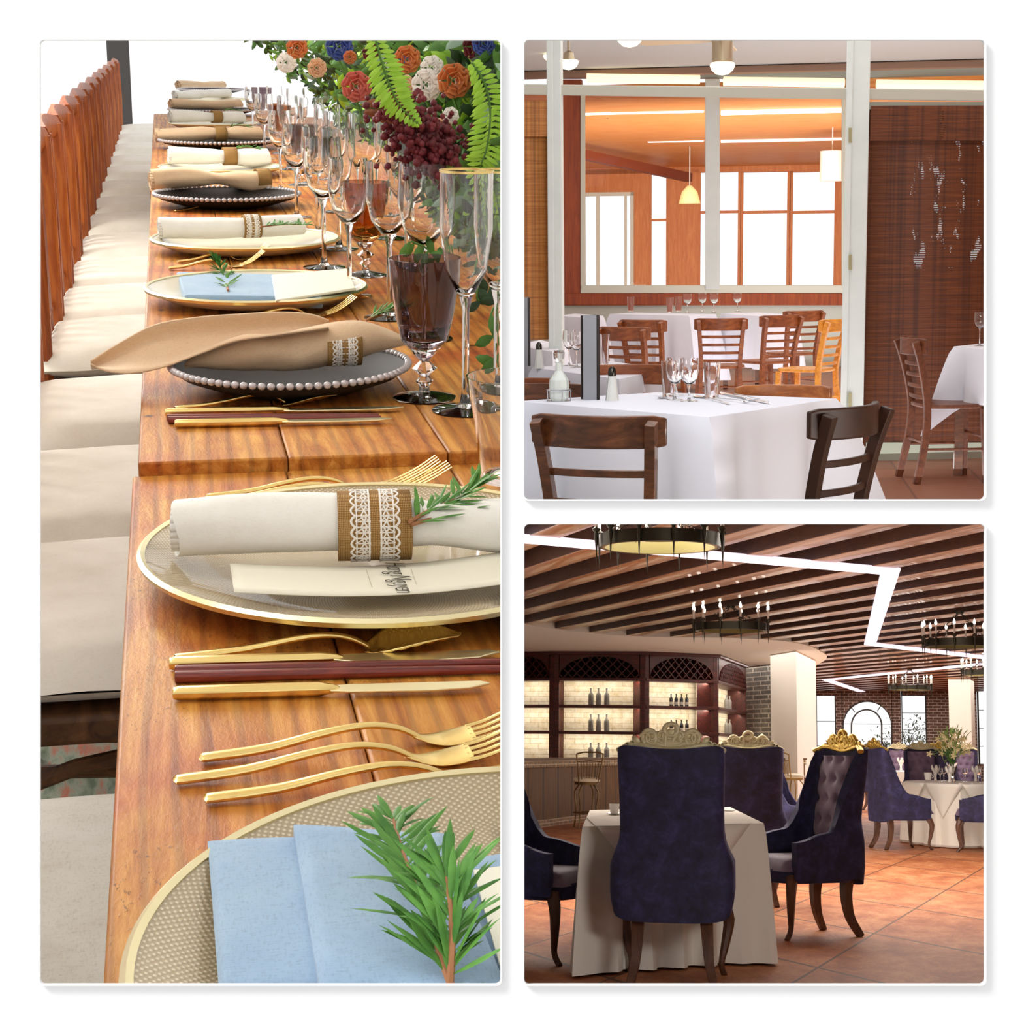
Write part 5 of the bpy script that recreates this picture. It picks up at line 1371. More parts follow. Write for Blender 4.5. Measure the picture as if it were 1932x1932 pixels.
def cwin(name, u0, v0, u1, v1, hb, vb=(), arch=False, mt=BLK):
    o_ = CY(u0, v1, YB); r = thing(name, None, None, Rm, o_); struct(r); m = MB()
    def b_(a0, b0, a1, b1, th=.1):
        a = CY(a0, b0, YB+.1)-o_; b = CY(a1, b1, YB+.1)-o_; m.box(a.x, b.x, a.y, a.y+th, b.z, a.z)
    if not arch:
        for q in ((u0, v0, u0+1, v1), (u1-1, v0, u1, v1), (u0, v0, u1, v0+1), (u0, v1-1, u1, v1)): b_(*q)
    m0 = m
    if arch:
        def arc(uc, ru, vc, rv, th):
            pts = [CY(uc-ru*math.cos(PI*i/28), vc-rv*math.sin(PI*i/28), YB+.12)-o_ for i in range(29)]
            m.tube([CY(uc-ru, v1, YB+.12)-o_]+pts+[CY(uc+ru, v1, YB+.12)-o_], th, 4, up=(0, 1, 0))
        arc(1636.5, 46, 1369, 46, .035); arc(1635, 28.5, 1369, 30, .035)
        for (ua, va, ub, vb_) in ((1604, 1331, 1613, 1344), (1664, 1328, 1655, 1342)): m.tube([CY(ua, va, YB+.12)-o_, CY(ub, vb_, YB+.12)-o_], .02, 4)
        for (ua, ub, va) in ((1590, 1683, 1366), (1590, 1606, 1396), (1663, 1683, 1394), (1590, 1606, 1425), (1663, 1683, 1425)): b_(ua, va-.7, ub, va+.7)
        b_(1606, 1404, 1663, 1417, .25)
        for u in (1607, 1633, 1637, 1662): b_(u, 1417, u+1.5, 1478)
    for h in hb: b_(u0, h-.7, u1, h+.7)
    for u in vb: b_(u-.7, v0, u+.7, v1)
    m.build('window_frame', mt, r, smooth=0)
    g = MB(); a = CY(u0, v0 if not arch else 1323, YB+.16)-o_; b = CY(u1, v1, YB+.16)-o_; g.box(a.x, b.x, a.y, a.y+.01, b.z, a.z); g.build('pane', WG, r, smooth=0)
cwin('window_7', 1541, 1312, 1577, 1470, (1361, 1407, 1440)); cwin('window_8', 1590, 1322, 1683, 1478, (), (), True); cwin('window_9', 1702, 1312, 1748, 1432, (1345, 1377, 1407)); cwin('window_10', 1846, 1303, 1862, 1442, (1340, 1374, 1408))
# shrubs outside the back windows
OUTG = pm('pale_shrub', 'c3d8b4', .8, var='a5c09c', vscale=12)
for (u, v, lab, h, n) in [(1722, 1432, 'pale green shrub outside the tall window right of the arch', 1.3, 500), (1672, 1430, 'dim green shrub outside the right foot of the arched window', .9, 260)]:
    c = CY(u, v, YB+2.5); r = thing('garden_shrub', lab, 'shrub', Rm, V(c.x, c.y, 0)); rr = random.Random(u); m = MB()
    for k in range(n):
        p = V(rr.gauss(0, .35), rr.gauss(0, .3), max(.3, rr.gauss(c.z+h*.25, h*.35))); m.leaf(p, (rr.uniform(-1, 1), rr.uniform(-1, 1), rr.uniform(-.2, 1)), .14, .05)
    m.build('foliage', OUTG, r, smooth=60); m = MB()
    for k in range(6): m.tube([(rr.uniform(-.1, .1), 0, 0), (rr.uniform(-.5, .5), 0, c.z+h*.6)], .015, 5)
    m.build('branches', LEGW, r)
m = MB(); m.box(-7.2, -7, 2, 62, 0, ZC); struct(m.build('wall_left', PLAST, room=Rm, smooth=0))
m = MB(); m.box(9.4, 9.6, 2, 62, 0, ZC+.3); struct(m.build('wall_right', PLAST, room=Rm, smooth=0))
m = MB(); m.box(-7, 9.5, 62, 66, -.6, -.5); struct(m.build('ground_outside', pm('outside_paving', 'b5b5ae', .9), room=Rm, smooth=0))
# soffit over the bar, with a curved edge
so = [CZ(u, v, 2.94) for u, v in [(900, 1158), (989, 1178), (1060, 1189), (1140, 1197), (1230, 1202), (1340, 1203), (1430, 1206), (1490, 1211), (1530, 1220), (1553, 1232), (1560, 1238), (1556, 1246), (1541, 1254)]]
so = [Vector(p) for p in catmull(so, 4)]; so += [V(so[-1].x+.3, 54, 0), V(-6.9, 54, 0), V(-6.9, so[0].y, 0)]
m = MB(); m.prism([(p.x, p.y) for p in so], 2.94, ZC-.005); struct(m.build('ceiling_bulkhead', PLAST, room=Rm, smooth=30))
# pillars
def pillar(us, yf, yl, yr, mt=PLAST, name='trim_12', ztop=3.2):
    a = CY(us[0], H3, yl); b = CY(us[1], H3, yf); c = CY(us[2], H3, yr); d = a+c-b
    m = MB(); m.prism([(q.x, q.y) for q in (a, b, c, d)], 0, ztop); return struct(m.build(name, mt, room=Rm, smooth=0))
pillar((1455, 1504, 1541), 31.5, 33, 35)
pillar((1792, 1834, 1841), 44, 44.1, 45.5, name='trim_13')
m = MB(); a = CY(1405, H3, 38.2); b = CY(1470, H3, 36.5); m.prism([(a.x, a.y), (b.x, b.y), (b.x, b.y+.3), (a.x, a.y+.3)], 0, 2.94); struct(m.build('wall_brick_pier', BRKG, room=Rm, smooth=0))
# --- back bar cabinets
BRKW = brick('white_glazed_brick', 'e8ddc8', 'dccfb6', 'c9bca4', 1, .36, .1, ms=.008)
BOTG = pm('frosted_bottle', '8c8882', .4, coat=.3); BOTD = pm('black_bottle', '15151a', .2, coat=.6); LABL = pm('paper_label', 'cfc8ba', .7)
def bottle_mesh(r, H, mt, label=False):
    R = H*.155
    m = MB(); m.lathe([(0, 0), (R, 0), (R, H*.58), (R*.8, H*.68), (R*.34, H*.76), (R*.32, H*.94), (R*.4, H*.95), (R*.4, H), (0, H)], 20); m.build('bottle_glass', mt, r, smooth=50)
    if label:
        m = MB(); m.lathe([(R*1.01, H*.12), (R*1.02, H*.13), (R*1.02, H*.34), (R*1.01, H*.35)], 20, closed=False); m.build('paper_label', LABL, r, smooth=40)
zshelf = [.915, 1.445, 1.935, 2.445]; ztopc = 2.93; dpt = .42
cabn = ['leftmost', 'second', 'third', 'rightmost']
def cabinet(P, Q, lab, shelves_light, first):
    P = V(P[0], P[1], 0); Q = V(Q[0], Q[1], 0); W = (Q-P).length; rz = math.atan2(Q.y-P.y, Q.x-P.x)
    r = thing('bar_cabinet', lab, 'cabinet', Rm, P, rz); pw = .1
    for x in (0, W-pw*(1)):
        m = MB(); m.box(x, x+pw, 0, dpt, 0, ztopc); m.build('side_post', BARW, r, bevel=.008)
    m = MB(); m.box(0, W, dpt-.02, dpt, .05, ztopc); m.build('brick_backboard', BRKW, r, smooth=0)
    for z in zshelf:
        m = MB(); m.box(pw*.2, W-pw*.2, -.015, dpt-.02, z-.055, z); m.build('shelf', BARW, r, bevel=.005)
    m = MB(); m.box(pw, W-pw, 0, dpt-.03, .05, .4); m.build('lower_case', BARW, r)
    # arch fascia
    m = MB(); n = 26; z0 = 2.445; rh = .4; xa, xb = pw*1.1, W-pw*1.1; cx = (xa+xb)/2; rw = (xb-xa)/2; vs = []; fs = []
    for dy in (-.01, .03):
        for i in range(n+1):
            an = PI*i/n; x = cx-rw*math.cos(an); vs += [V(x, dy, z0+rh*max(0, math.sin(an))**.9), V(x, dy, ztopc)]
    N2 = 2*(n+1)
    for i in range(n): fs += [(2*i, 2*i+2, 2*i+3, 2*i+1), (N2+2*i, N2+2*i+1, N2+2*i+3, N2+2*i+2), (2*i, N2+2*i, N2+2*i+2, 2*i+2), (2*i+1, 2*i+3, N2+2*i+3, N2+2*i+1)]
    m.add(vs, fs); m.build('arch_panel', BARW, r, smooth=30)
    m = MB(); m.box(-.02, W+.02, -.06, dpt, ztopc-.05, ztopc+.05); m.build('cornice', BARW, r, bevel=.01)
    m = MB(); m.box(pw, W-pw, .3, .32, z0, ztopc-.05); m.build('rack_back', pm('rack_shadow', '1a100c', .9), r)  # near-black matte panel behind the lattice
    m = MB(); st = .17                                           # diamond wine lattice inside the arch
    def inside(x, z): return z > z0+.005 and abs((x-cx)/rw) < 1 and (z-z0) < rh*math.sqrt(max(0, 1-((x-cx)/rw)**2))*1.02
    for sg in (-1, 1):
        k = -40
        while k < 60:
            pts = []
            for i in range(60):
                z = z0+rh*i/59; x = cx+sg*(z-z0)*1.0+k*st-10*st
                if inside(x, z): pts.append(V(x, .02, z))
            if len(pts) > 2: m.tube([pts[0], pts[-1]], .011, 4, rb=.07, up=(0, 1, 0))
            k += 1
    if m.v: m.build('wine_lattice', BARW, r, smooth=0)
    return r, W, rz, P
BP = [(950, 32.4), (1044, 32.0), (1217, 32.0), (1355, 33.0), (1409, 37.5)]
BPx = [CY(u, H3, y) for u, y in BP]
bp = None; bottles_n = 0
rows_n = ['top', 'middle', 'lower']
cab_lab = ['arched cherry wood bar cabinet cut by the left edge', 'widest arched bar cabinet with three rows of tall grey bottles', 'arched bar cabinet with rows of small black wine bottles', 'narrow arched bar cabinet turned away at the right end of the bar']
for i in range(4):
    r, W, rz, P = cabinet((BPx[i].x, BPx[i].y), (BPx[i+1].x, BPx[i+1].y), cab_lab[i], True, i == 0)
    M_ = Matrix.Translation(P) @ Matrix.Rotation(rz, 4, 'Z')
    for j, z in enumerate(zshelf[:3]):
        zt = zshelf[j+1]-.055
        l = area('shelf_light', Rm, (0, 0, 0), (0, 0, -1), W-.25, 3.4*W, (1, .9, .72), .04)
        l.matrix_world = Rm.M @ M_ @ Matrix.Translation((W/2, .14, zt-.012)) @ Matrix.Rotation(math.radians(24), 4, 'X')
def bset(i, us, z, H, mt, label, rown, cabname, y_off=.16):
    P = V(BPx[i].x, BPx[i].y, 0); Q = V(BPx[i+1].x, BPx[i+1].y, 0); d = (Q-P).normalized(); nrm = V(-d.y, d.x, 0)
    global bproto
    for k, u in enumerate(us):
        ry = Rm.ray(u, H3); ox = P+nrm*y_off; den = d.x*ry.y-d.y*ry.x; t = (ox.y*ry.x-ox.x*ry.y)/den if abs(den) > 1e-6 else 0
        p = ox+d*t; p.z = z
        pos = ['left', 'middle', 'right'] if len(us) == 3 else ['leftmost', 'second', 'third', 'rightmost'] if len(us) == 4 else ['left', 'right']
        lab = '%s bottle, %s, on the %s shelf of the %s bar cabinet' % ('tall grey' if not label else 'small black wine', pos[k], rown, cabname)
        key = (H, label)
        if key not in bproto:
            r = thing('bottle', lab, 'bottle', Rm, p, 0, 'bottles on the bar shelves'); bottle_mesh(r, H, mt, label); bproto[key] = r
        else: dup(bproto[key], Rm, p, 0, lab, 'bottles on the bar shelves')
bproto = {}
for j in range(3): bset(1, (1114.5, 1129, 1144.5), zshelf[2-j], .32, BOTG, False, rows_n[j], 'widest')
for j in range(2): bset(2, (1266.5, 1276, 1286, 1296), zshelf[2-j], .235, BOTD, True, rows_n[j], 'third')
for j in range(3): bset(3, (1371, 1377), zshelf[2-j], .3, BOTG, False, rows_n[j], 'rightmost')
# --- bar counter
MOS = NT('mosaic'); vc = MOS.coord(); bt = MOS.n('ShaderNodeTexBrick'); bt.offset = 0; bt.inputs['Scale'].default_value = 1; bt.inputs['Brick Width'].default_value = .055; bt.inputs['Row Height'].default_value = .05; bt.inputs['Mortar Size'].default_value = .006
bt.inputs['Color1'].default_value = srgb('2a1a10'); bt.inputs['Color2'].default_value = srgb('b08040'); bt.inputs['Mortar'].default_value = srgb('e8dcc0')
cx_ = MOS.n('ShaderNodeCombineXYZ'); sx_ = MOS.n('ShaderNodeSeparateXYZ'); MOS.l(vc, sx_.inputs[0]); MOS.l(MOS.math('ADD', sx_.outputs[0], sx_.outputs[1]), cx_.inputs[0]); MOS.l(sx_.outputs[2], cx_.inputs[1]); MOS.l(cx_.outputs[0], bt.inputs['Vector'])
MOS.l(bt.outputs['Color'], MOS.b.inputs['Base Color']); MOS.b.inputs['Roughness'].default_value = .2; MOS = MOS.m
PAN = NT('plank_panel'); vc = PAN.coord(); sx_ = PAN.n('ShaderNodeSeparateXYZ'); PAN.l(vc, sx_.inputs[0])
fr = PAN.math('FRACT', PAN.math('DIVIDE', PAN.math('ADD', sx_.outputs[0], 40), .135), 0); gv = PAN.math('LESS_THAN', fr, .07)
PAN.l(PAN.mix(gv, PAN.ramp(PAN.noise(PAN.coord((10, 10, .8)), 3, 4), [(.3, '63431f'), (.7, '86602f')]), '20140c'), PAN.b.inputs['Base Color']); PAN.b.inputs['Roughness'].default_value = .6; PAN = PAN.m
cp = catmull([CZ(u, v, 0) for u, v in [(930, 1572), (1003, 1563), (1100, 1550), (1210, 1541), (1330, 1536), (1460, 1532), (1520, 1531)]], 4)
bar = thing('bar_counter', 'long curved bar counter with plank front and mosaic bands, under the bottle shelves', 'bar counter', Rm, V(cp[4].x, cp[4].y, 0)); ob = V(cp[4].x, cp[4].y, 0)
def run(z0, z1, y0, y1, mt, name):
    m = MB(); n = len(cp); vs = []
    for i, p in enumerate(cp):
        t = (cp[min(i+1, n-1)]-cp[max(i-1, 0)]).normalized(); nr = V(-t.y, t.x, 0)
        for (yy, zz) in ((y0, z0), (y0, z1), (y1, z1), (y1, z0)): vs.append(p-ob+nr*yy+V(0, 0, zz))
    m.add(vs, [(i*4+k, i*4+(k+1) % 4, (i+1)*4+(k+1) % 4, (i+1)*4+k) for i in range(n-1) for k in range(4)]+[(0, 1, 2, 3), (4*n-1, 4*n-2, 4*n-3, 4*n-4)])
    m.build(name, mt, bar, smooth=30)
run(.0, .1, -.03, .5, MOS, 'mosaic_base'); run(.1, .86, 0, .5, PAN, 'plank_front'); run(.86, .955, -.03, .5, MOS, 'mosaic_band'); run(.955, .985, -.06, .6, pm('bar_top', '6a4a30', .3), 'counter_top')
# --- stools
STM = pm('antique_bronze', '7a6038', .4, .6); SEATC = pm('cream_leather', 'efe2c2', .5)
def stool(lab, u, v, rz, mt=STM):
    r = thing('bar_stool', lab, 'bar stool', Rm, CZ(u, v, 0), rz)
    m = MB(); m.lathe([(0, 0), (.19, .0), (.2, .02), (.185, .05), (.1, .07), (0, .075)], 28, (0, 0, .66)); m.build('seat_pad', SEATC, r, smooth=60)
    m = MB(); m.lathe([(0, .62), (.17, .62), (.175, .66), (0, .66)], 24); m.build('seat_ring', mt, r)
    for k in range(4):
        an = PI/4+PI/2*k; c, s = math.cos(an), math.sin(an)
        m = MB(); m.tube(catmull([(c*.21, s*.21, 0), (c*.19, s*.19, .1), (c*.17, s*.17, .3), (c*.2, s*.2, .5), (c*.12, s*.12, .62)], 4), .011, 6); m.build('leg', mt, r)
    m = MB(); m.tube([(.185*math.cos(2*PI*i/20), .185*math.sin(2*PI*i/20), .22) for i in range(21)], .01, 6); m.build('foot_ring', mt, r)
    for sx in (-1, 1):
        m = MB(); m.tube(catmull([(sx*.14, -.12, .64), (sx*.17, -.17, .85), (sx*.2, -.2, 1.06)], 4), .011, 6); m.build('back_post', mt, r)
    m = MB(); m.tube([(-.2, -.2, 1.06), (-.1, -.225, 1.085), (.1, -.225, 1.085), (.2, -.2, 1.06)], .013, 6); m.tube([(-.175, -.18, .95), (0, -.2, .965), (.175, -.18, .95)], .009, 6); m.build('top_rail', mt, r)
    for k in range(7):
        x = (k-3)*.045; m = MB(); m.tube([(x*.8, -.15, .68), (x, -.2, .955)], .006, 5); m.build('spindle', mt, r)
    return r
stool('bronze bar stool with cream seat at the left part of the bar counter', 1106, 1562, D(20)); stool('bar stool partly hidden behind the blue chair crests in the middle', 1497, 1540, D(-60), pm('light_bronze', 'a88850', .4, .6))
stool('bar stool standing alone before the arched window', 1603, 1533, D(-75), pm('light_bronze2', 'a88850', .4, .6))
# --- the velvet chairs
def smoothcurve(x, a, b): return sm((x-a)/(b-a))
def velvet_chair(lab, crown=CRWN, k=1.0, grp='navy velvet chairs with carved crests'):
    r = thing('velvet_chair', lab, 'chair', Rm, (0, 0, 0), 0, grp)
    # outer wrap: s runs from the left arm front round the back to the right arm front
    def halfw(z): return lerp(.312, .262, smoothcurve(z, .58, .76))+.008*smoothcurve(z, .85, 1.15)-.02*(1-smoothcurve(z, .33, .46))
    def top(s):
        a = abs(s)
        return 1.178+.016*math.sin(min(1, a/.3)*PI/2)**2*1.0-.014*max(0, (a-.28)/.08) if a < .36 else lerp(1.18, .655, smoothcurve(a, .36, .66)) if a < .66 else lerp(.655, .60, smoothcurve(a, .66, 1.0))
    dep = .56
    def plan(s, z):
        w_ = halfw(z); a = abs(s); sg = 1 if s >= 0 else -1
        if a < .42:
            t = a/.42; x = w_*math.sin(t*PI/2)**.9; y = -.26-.04*math.sqrt(max(0, 1-t*t))+.06*t**4
        else:
            t = (a-.42)/.58; x = w_; y = -.20+t*(dep-.1)
        y -= .07*smoothcurve(z, .6, 1.2)
        return V(sg*x, y, z)
    nu, nv = 61, 26
    def shell(off, zlo):
        def fn(u, v):
            s = 2*u-1; z = lerp(zlo+(.045*min(1, abs(s)/.4)**3 if zlo < .4 else 0), top(s), v); p = plan(s, z)
            q = V(p.x, p.y+.05, 0); d = V(p.x*.9, (p.y+.02 if p.y < -.12 else 0), 0)
            if d.length > 1e-4: d.normalize()
            return p-d*off
        m = MB(); m.grid(fn, nu, nv); return m
    m = shell(0, .32); m2 = shell(.055, .45); n0 = len(m.v); m.add(m2.v, m2.f)
    # close the rim between outer and inner skins
    for u in range(nu-1):
        a = (nv-1)*nu+u; m.f.append((a, a+1, n0+a+1, n0+a))
    for v in range(nv-1):
        for u in (0, nu-1):
            a = v*nu+u; m.f.append((a, a+nu, n0+a+nu, n0+a))
    m.build('upholstered_shell', VELVET, r, smooth=75)
    # tufted inner pad
    def pad(u, v):
        x = (u-.5)*.44; z = lerp(.5, 1.14, v); b = 0
        for i in range(5):
            for j in range(4):
                bx = (j-1.5+(.5 if i % 2 else 0))*.125; bz = .6+i*.13; b += math.exp(-(((x-bx)/.03)**2+((z-bz)/.03)**2))
        y = -.235-.07*smoothcurve(z, .6, 1.2)+.055*max(0, math.cos(PI*(u-.5)))**.4-.03*b
        return V(x, y, z)
    m = MB(); m.grid(pad, 33, 45); m.build('tufted_back', VELV2, r, smooth=80)
    # seat
    def seat(u, v):
        a = 2*u-1; b = 2*v-1; kx = (1-abs(a)**6)**.5*(1-abs(b)**6)**.5; return V(a*.265, -.2+ (b+1)/2*.52, .42+.09*kx**.7)
    m = MB(); m.grid(seat, 19, 19)
    m.build('seat_cushion', VELV2, r, smooth=80)
    m = MB(); pts = []
    for i in range(36):
        an = 2*PI*i/36; c, s = math.cos(an), math.sin(an); pts.append((.295*abs(c)**.5*(1 if c > 0 else -1), .04+.285*abs(s)**.55*(1 if s > 0 else -1)))
    m.prism([(px_*.97, py_) for px_, py_ in pts], .345, .435); m.build('seat_base', VELVET, r, bevel=.02, seg=3)
    for sx in (-1, 1):
        m = MB(); m.tube(catmull([(sx*.17, -.21, .36), (sx*.175, -.2, .25), (sx*.185, -.22, .12), (sx*.21, -.285, 0)], 5), [lerp(.034, .019, i/15) for i in range(16)], 4, sq=True, up=(0, 1, 0)); m.build('back_leg', LEGW, r, bevel=.003)
        m = MB(); m.tube(catmull([(sx*.24, .25, .38), (sx*.275, .28, .29), (sx*.255, .27, .16), (sx*.235, .26, .06), (sx*.25, .3, 0)], 4), [lerp(.04, .017, min(1, i/11)) for i in range(17)], 8, up=(0, 1, 0)); m.build('front_leg', LEGW, r)
    # carved crest
    def ty(z): return -.235-.07*smoothcurve(z, .6, 1.2)-.03
    y0 = ty(1.19)
    m = MB(); m.tube([V(x, y0+.03-.02*math.cos(x/.26*PI/2)+.06*(abs(x)/.26)**4*.6, 1.172+.026*math.sin(min(1, abs(x)/.19)*PI/2)**2-.03*max(0, (abs(x)-.2)/.065)) for x in [(-.265+.53*i/24) for i in range(25)]], .022, 8, rb=.016); m.build('crest_rail', crown, r, smooth=60)
    m = MB()
    def P3(x, z): return V(x, y0+.02, z)
    def spiral(cx, cz, r0, a0, turns, sg, th):
        pts = [P3(cx+sg*r0*(1-.75*i/23)*math.cos(a0+turns*2*PI*i/23), cz+r0*(1-.75*i/23)*math.sin(a0+turns*2*PI*i/23)) for i in range(24)]
        m.tube(pts, [th*(1-.5*i/23) for i in range(24)], 8, rb=[.016]*24, up=(0, 1, 0))
    for sg in (-1, 1):
        spiral(sg*.095, 1.235, .034, -PI/2, 1.1, sg, .012); spiral(sg*.125, 1.228, .03, PI*.1, 1.0, sg, .010); spiral(sg*.045, 1.24, .03, 0, .9, -sg, .011)
        spiral(sg*.19, 1.205, .018, -PI/2, 1.1, sg, .006); spiral(sg*.22, 1.2, .013, -PI/2, 1.1, -sg, .005)
        m.tube([P3(sg*.03, 1.19), P3(sg*.07, 1.205), P3(sg*.12, 1.2), P3(sg*.165, 1.185)], [.016, .015, .013, .006], 8, rb=.014, up=(0, 1, 0))
        m.leaf(P3(sg*.15, 1.2), (sg*.7, -.05, .6), .06, .03, (0, -1, 0), th=.8)
    lp = [P3(.034*math.cos(t)+.002, 1.272+.03*math.sin(t)) for t in [2*PI*i/20 for i in range(21)]]; m.tube(lp, [.013]*21, 8, rb=.016, up=(0, 1, 0))
    m.tube([P3(-.03, 1.19), P3(-.026, 1.25)], .014, 8); m.tube([P3(.03, 1.25), P3(.0, 1.2)], .012, 8)
    for (cx, cz, rx, rz2) in ((0, 1.2, .09, .03), (-.085, 1.2, .045, .03), (.09, 1.2, .045, .03), (-.075, 1.245, .03, .022), (.075, 1.245, .03, .022), (-.035, 1.235, .02, .035), (.045, 1.23, .02, .03), (0, 1.255, .03, .025)): m.ball(P3(cx, cz), (rx, .012, rz2), 16, 8)
    for sg in (-1, 1): m.tube([P3(sg*.108+.034*math.cos(t), 1.232+.04*math.sin(t)) for t in [2*PI*i/20 for i in range(21)]], [.012]*21, 8, rb=.014, up=(0, 1, 0))
    m.ball(P3(.03, 1.275), (.014, .014, .02)); m.build('crest_carving', crown, r, smooth=60)
    return r
def putv(o, x, y, rz, k=1.0): return place(o, Rm, (x, y, 0), rz, k)
def fx(u, y): return CY(u, H3, y).x
VA = velvet_chair('large navy velvet chair seen from behind at the near white table'); putv(VA, fx(1271, 8.95), 8.95, 0)
def vd(lab, u, y, rz, k=1.0, cr=None):
    o = dup(VA, Rm, (fx(u, y), y, 0), rz, lab, sc=k)
    if cr:
        for c_ in kids(o):
            if 'crest' in c_.name: c_.data = c_.data.copy(); c_.data.materials[0] = cr
    return o
vd('navy velvet chair just behind the near table, right of the large one', 1406, 13.4, D(4))
vd('navy velvet chair in profile facing left with tufted plum front, right of the near table', 1514, 11.3, D(122), 1.0, CRWNG)
vd('velvet armchair cut by the left edge beside the near table', 1003, 9.75, D(-108))
vd('navy velvet chair in profile facing right at the round table', 1694, 21, D(-68), 1.0, CRWNG)
vd('navy velvet chair cut by the right edge, facing left at the round table', 1853, 20.8, D(80))
vd('tufted velvet chair facing the viewer behind the round table', 1739, 27.5, D(178))
vd('dark velvet chair right of the front-facing tufted one', 1780, 30, D(-20), 1.0, CRWNG)
vd('tufted velvet chair at the back near the white pillar', 1819, 36, D(175))
vd('small velvet chair in profile left of the round table, farthest left of the back ones', 1649, 34, D(-80), 1.0, CRWNG)
vd('tufted velvet chair showing between the two profile chairs', 1697, 38, D(178))
vd('velvet chair whose arm shows behind the right profile chair', 1500, 16.5, D(-100))
# --- tables
def quadC(px, z): return [CZ(u, v, z) for u, v in px]
zt3 = .765
cloth_table('square table under the ivory cloth behind the large navy chair', quadC([(1099, 1560), (1441, 1554), (1377, 1523), (1113, 1529)], zt3), zt3, .015, Rm, CLOTH3, .1, 6, .05, n=30, clab='ivory floor-length tablecloth on the near square table', seed=3)
T1 = quadC([(1099, 1560), (1441, 1554), (1377, 1523), (1113, 1529)], zt3+.006)
def overlay(lab, a, b, apexdrop, outn, zt):
    """top cloth whose corner hangs as a triangle over the edge a-b"""
    c = (a+b)/2; n_ = 12; m = MB(); vs = []
    for j in range(n_+1):
        t = j/n_
        for i in range(n_+1):
            s = i/n_; w_ = (1-t); p = c+(b-a)*(s-.5)*w_*.98
            vs.append(p+outn*(.022+.05*t)+V(0, 0, -apexdrop*t)+outn*.01*math.sin(s*9)*t*w_-V(c.x, c.y, 0))
    m.add(vs, [(j*(n_+1)+i, j*(n_+1)+i+1, (j+1)*(n_+1)+i+1, (j+1)*(n_+1)+i) for j in range(n_) for i in range(n_)])
    return m, V(c.x, c.y, 0)
m, c = overlay('', T1[0].lerp(T1[1], .07), T1[0].lerp(T1[1], .93), .52, V(0, -1, 0), zt3)
top_ = [T1[0].lerp(T1[1], .07), T1[0].lerp(T1[1], .93), T1[1].lerp(T1[2], .5), T1[2].lerp(T1[3], .5), T1[3].lerp(T1[0], .5)]
m.add([p-c+V(0, 0, .001) for p in top_]+[p-c+V(0, 0, .003) for p in top_], [(0,1,2,3,4), (9,8,7,6,5)]+[(i, (i+1) % 5, 5+(i+1) % 5, 5+i) for i in range(5)])
o = m.build('overlay_cloth', CLOTH3, solid=.001, smooth=40); place(o, Rm, c); tag(o, 'ivory top cloth with pointed corner hanging over the near square table', 'tablecloth')
cloth_table('second ivory clothed table just right behind the near one', quadC([(1440, 1497), (1487, 1490), (1466, 1483), (1416, 1486)], zt3), zt3, .02, Rm, CLOTH3, .1, 4, .03, clab='ivory tablecloth between the two navy chairs on the right', seed=4)
def round_tab(lab, clab, u, v, R, seed):
    c = CZ(u, v, zt3); P = [V(c.x+R*math.cos(2*PI*i/12), c.y+R*2.2*math.sin(2*PI*i/12), 0) for i in range(12)]
    cloth_table(lab, P, zt3, .015, Rm, CLOTH3, .02, 1, .045, n=6, clab=clab, seed=seed); return c
cR = round_tab('large round table under ivory cloths at the right', 'ivory floor-length tablecloth on the round table at the right', 1790, 1476, .56, 11)
cR2 = round_tab('small far table behind the profile chair at the right', 'ivory tablecloth on the far table behind the profile chair', 1703, 1455, .38, 12)
r = thing('overlay_cloth', 'ivory top cloth with points hanging around the round table', 'tablecloth', Rm, V(cR.x, cR.y, 0))
for k, an in enumerate((-110, -65, -20, -155)):
    a = D(an-24); b = D(an+24); R = .575
    pa = V(R*math.cos(a), R*2.2*math.sin(a), zt3+.004); pb = V(R*math.cos(b), R*2.2*math.sin(b), zt3+.004); n_ = V(math.cos(D(an)), math.sin(D(an)), 0)
    m = MB(); mid = (pa+pb)/2; vs = []
    for j in range(9):
        t = j/8
        for i in range(9): s = i/8; vs.append(mid+(pb-pa)*(s-.5)*(1-t)+n_*(.02+.1*math.cos((s-.5)*PI)*(1-t)+.06*t)+V(0, 0, -.4*t))
    m.add(vs, [(j*9+i, j*9+i+1, (j+1)*9+i+1, (j+1)*9+i) for j in range(8) for i in range(8)]); m.build('hanging_corner', CLOTH3, r, solid=.001, smooth=60)
# --- table things
CHINA = pm('white_china', 'f6f2ea', .25, coat=.5)
def cup(u, v, lab, k=1.0, sau=True):
    r = thing('coffee_cup', lab, 'cup', Rm, CZ(u, v, zt3+.012), 0, None, k)
    m = MB(); m.lathe([(0, .006), (.024, .006), (.031, .065), (.0295, .065), (.022, .01), (0, .01)], 24); m.build('cup_body', CHINA, r, smooth=50)
    m = MB(); m.tube([V(.03+.014*math.sin(PI*i/8), 0, .02+.03*i/8) for i in range(9)], .003, 6); m.build('handle', pm('amber_handle', 'b07a30', .4) if sau else CHINA, r)
    if sau: m = MB(); m.lathe([(0, 0), (.03, 0), (.048, .007), (.047, .009), (.03, .004), (0, .004)], 28); m.build('saucer', CHINA, r, smooth=50)
cup(1159, 1537, 'white coffee cup on a saucer at the left end of the near ivory table', 1.0)
m = MB(); m.lathe([(0, 0), (.03, 0), (.045, .007), (.03, .004), (0, .004)], 24); o = m.build('saucer', CHINA, smooth=50); place(o, Rm, CZ(1375, 1531, zt3+.012)); tag(o, 'white saucer half hidden by the right side of the large navy chair', 'saucer')
cup(1751, 1473, 'white cup on the round table left of the folded napkins', 1.6, False)
c = CZ(1797, 1474, zt3+.01); r = thing('flower_vase', 'clear vase of pale lilies and green leaves on the round table', 'vase', Rm, c)
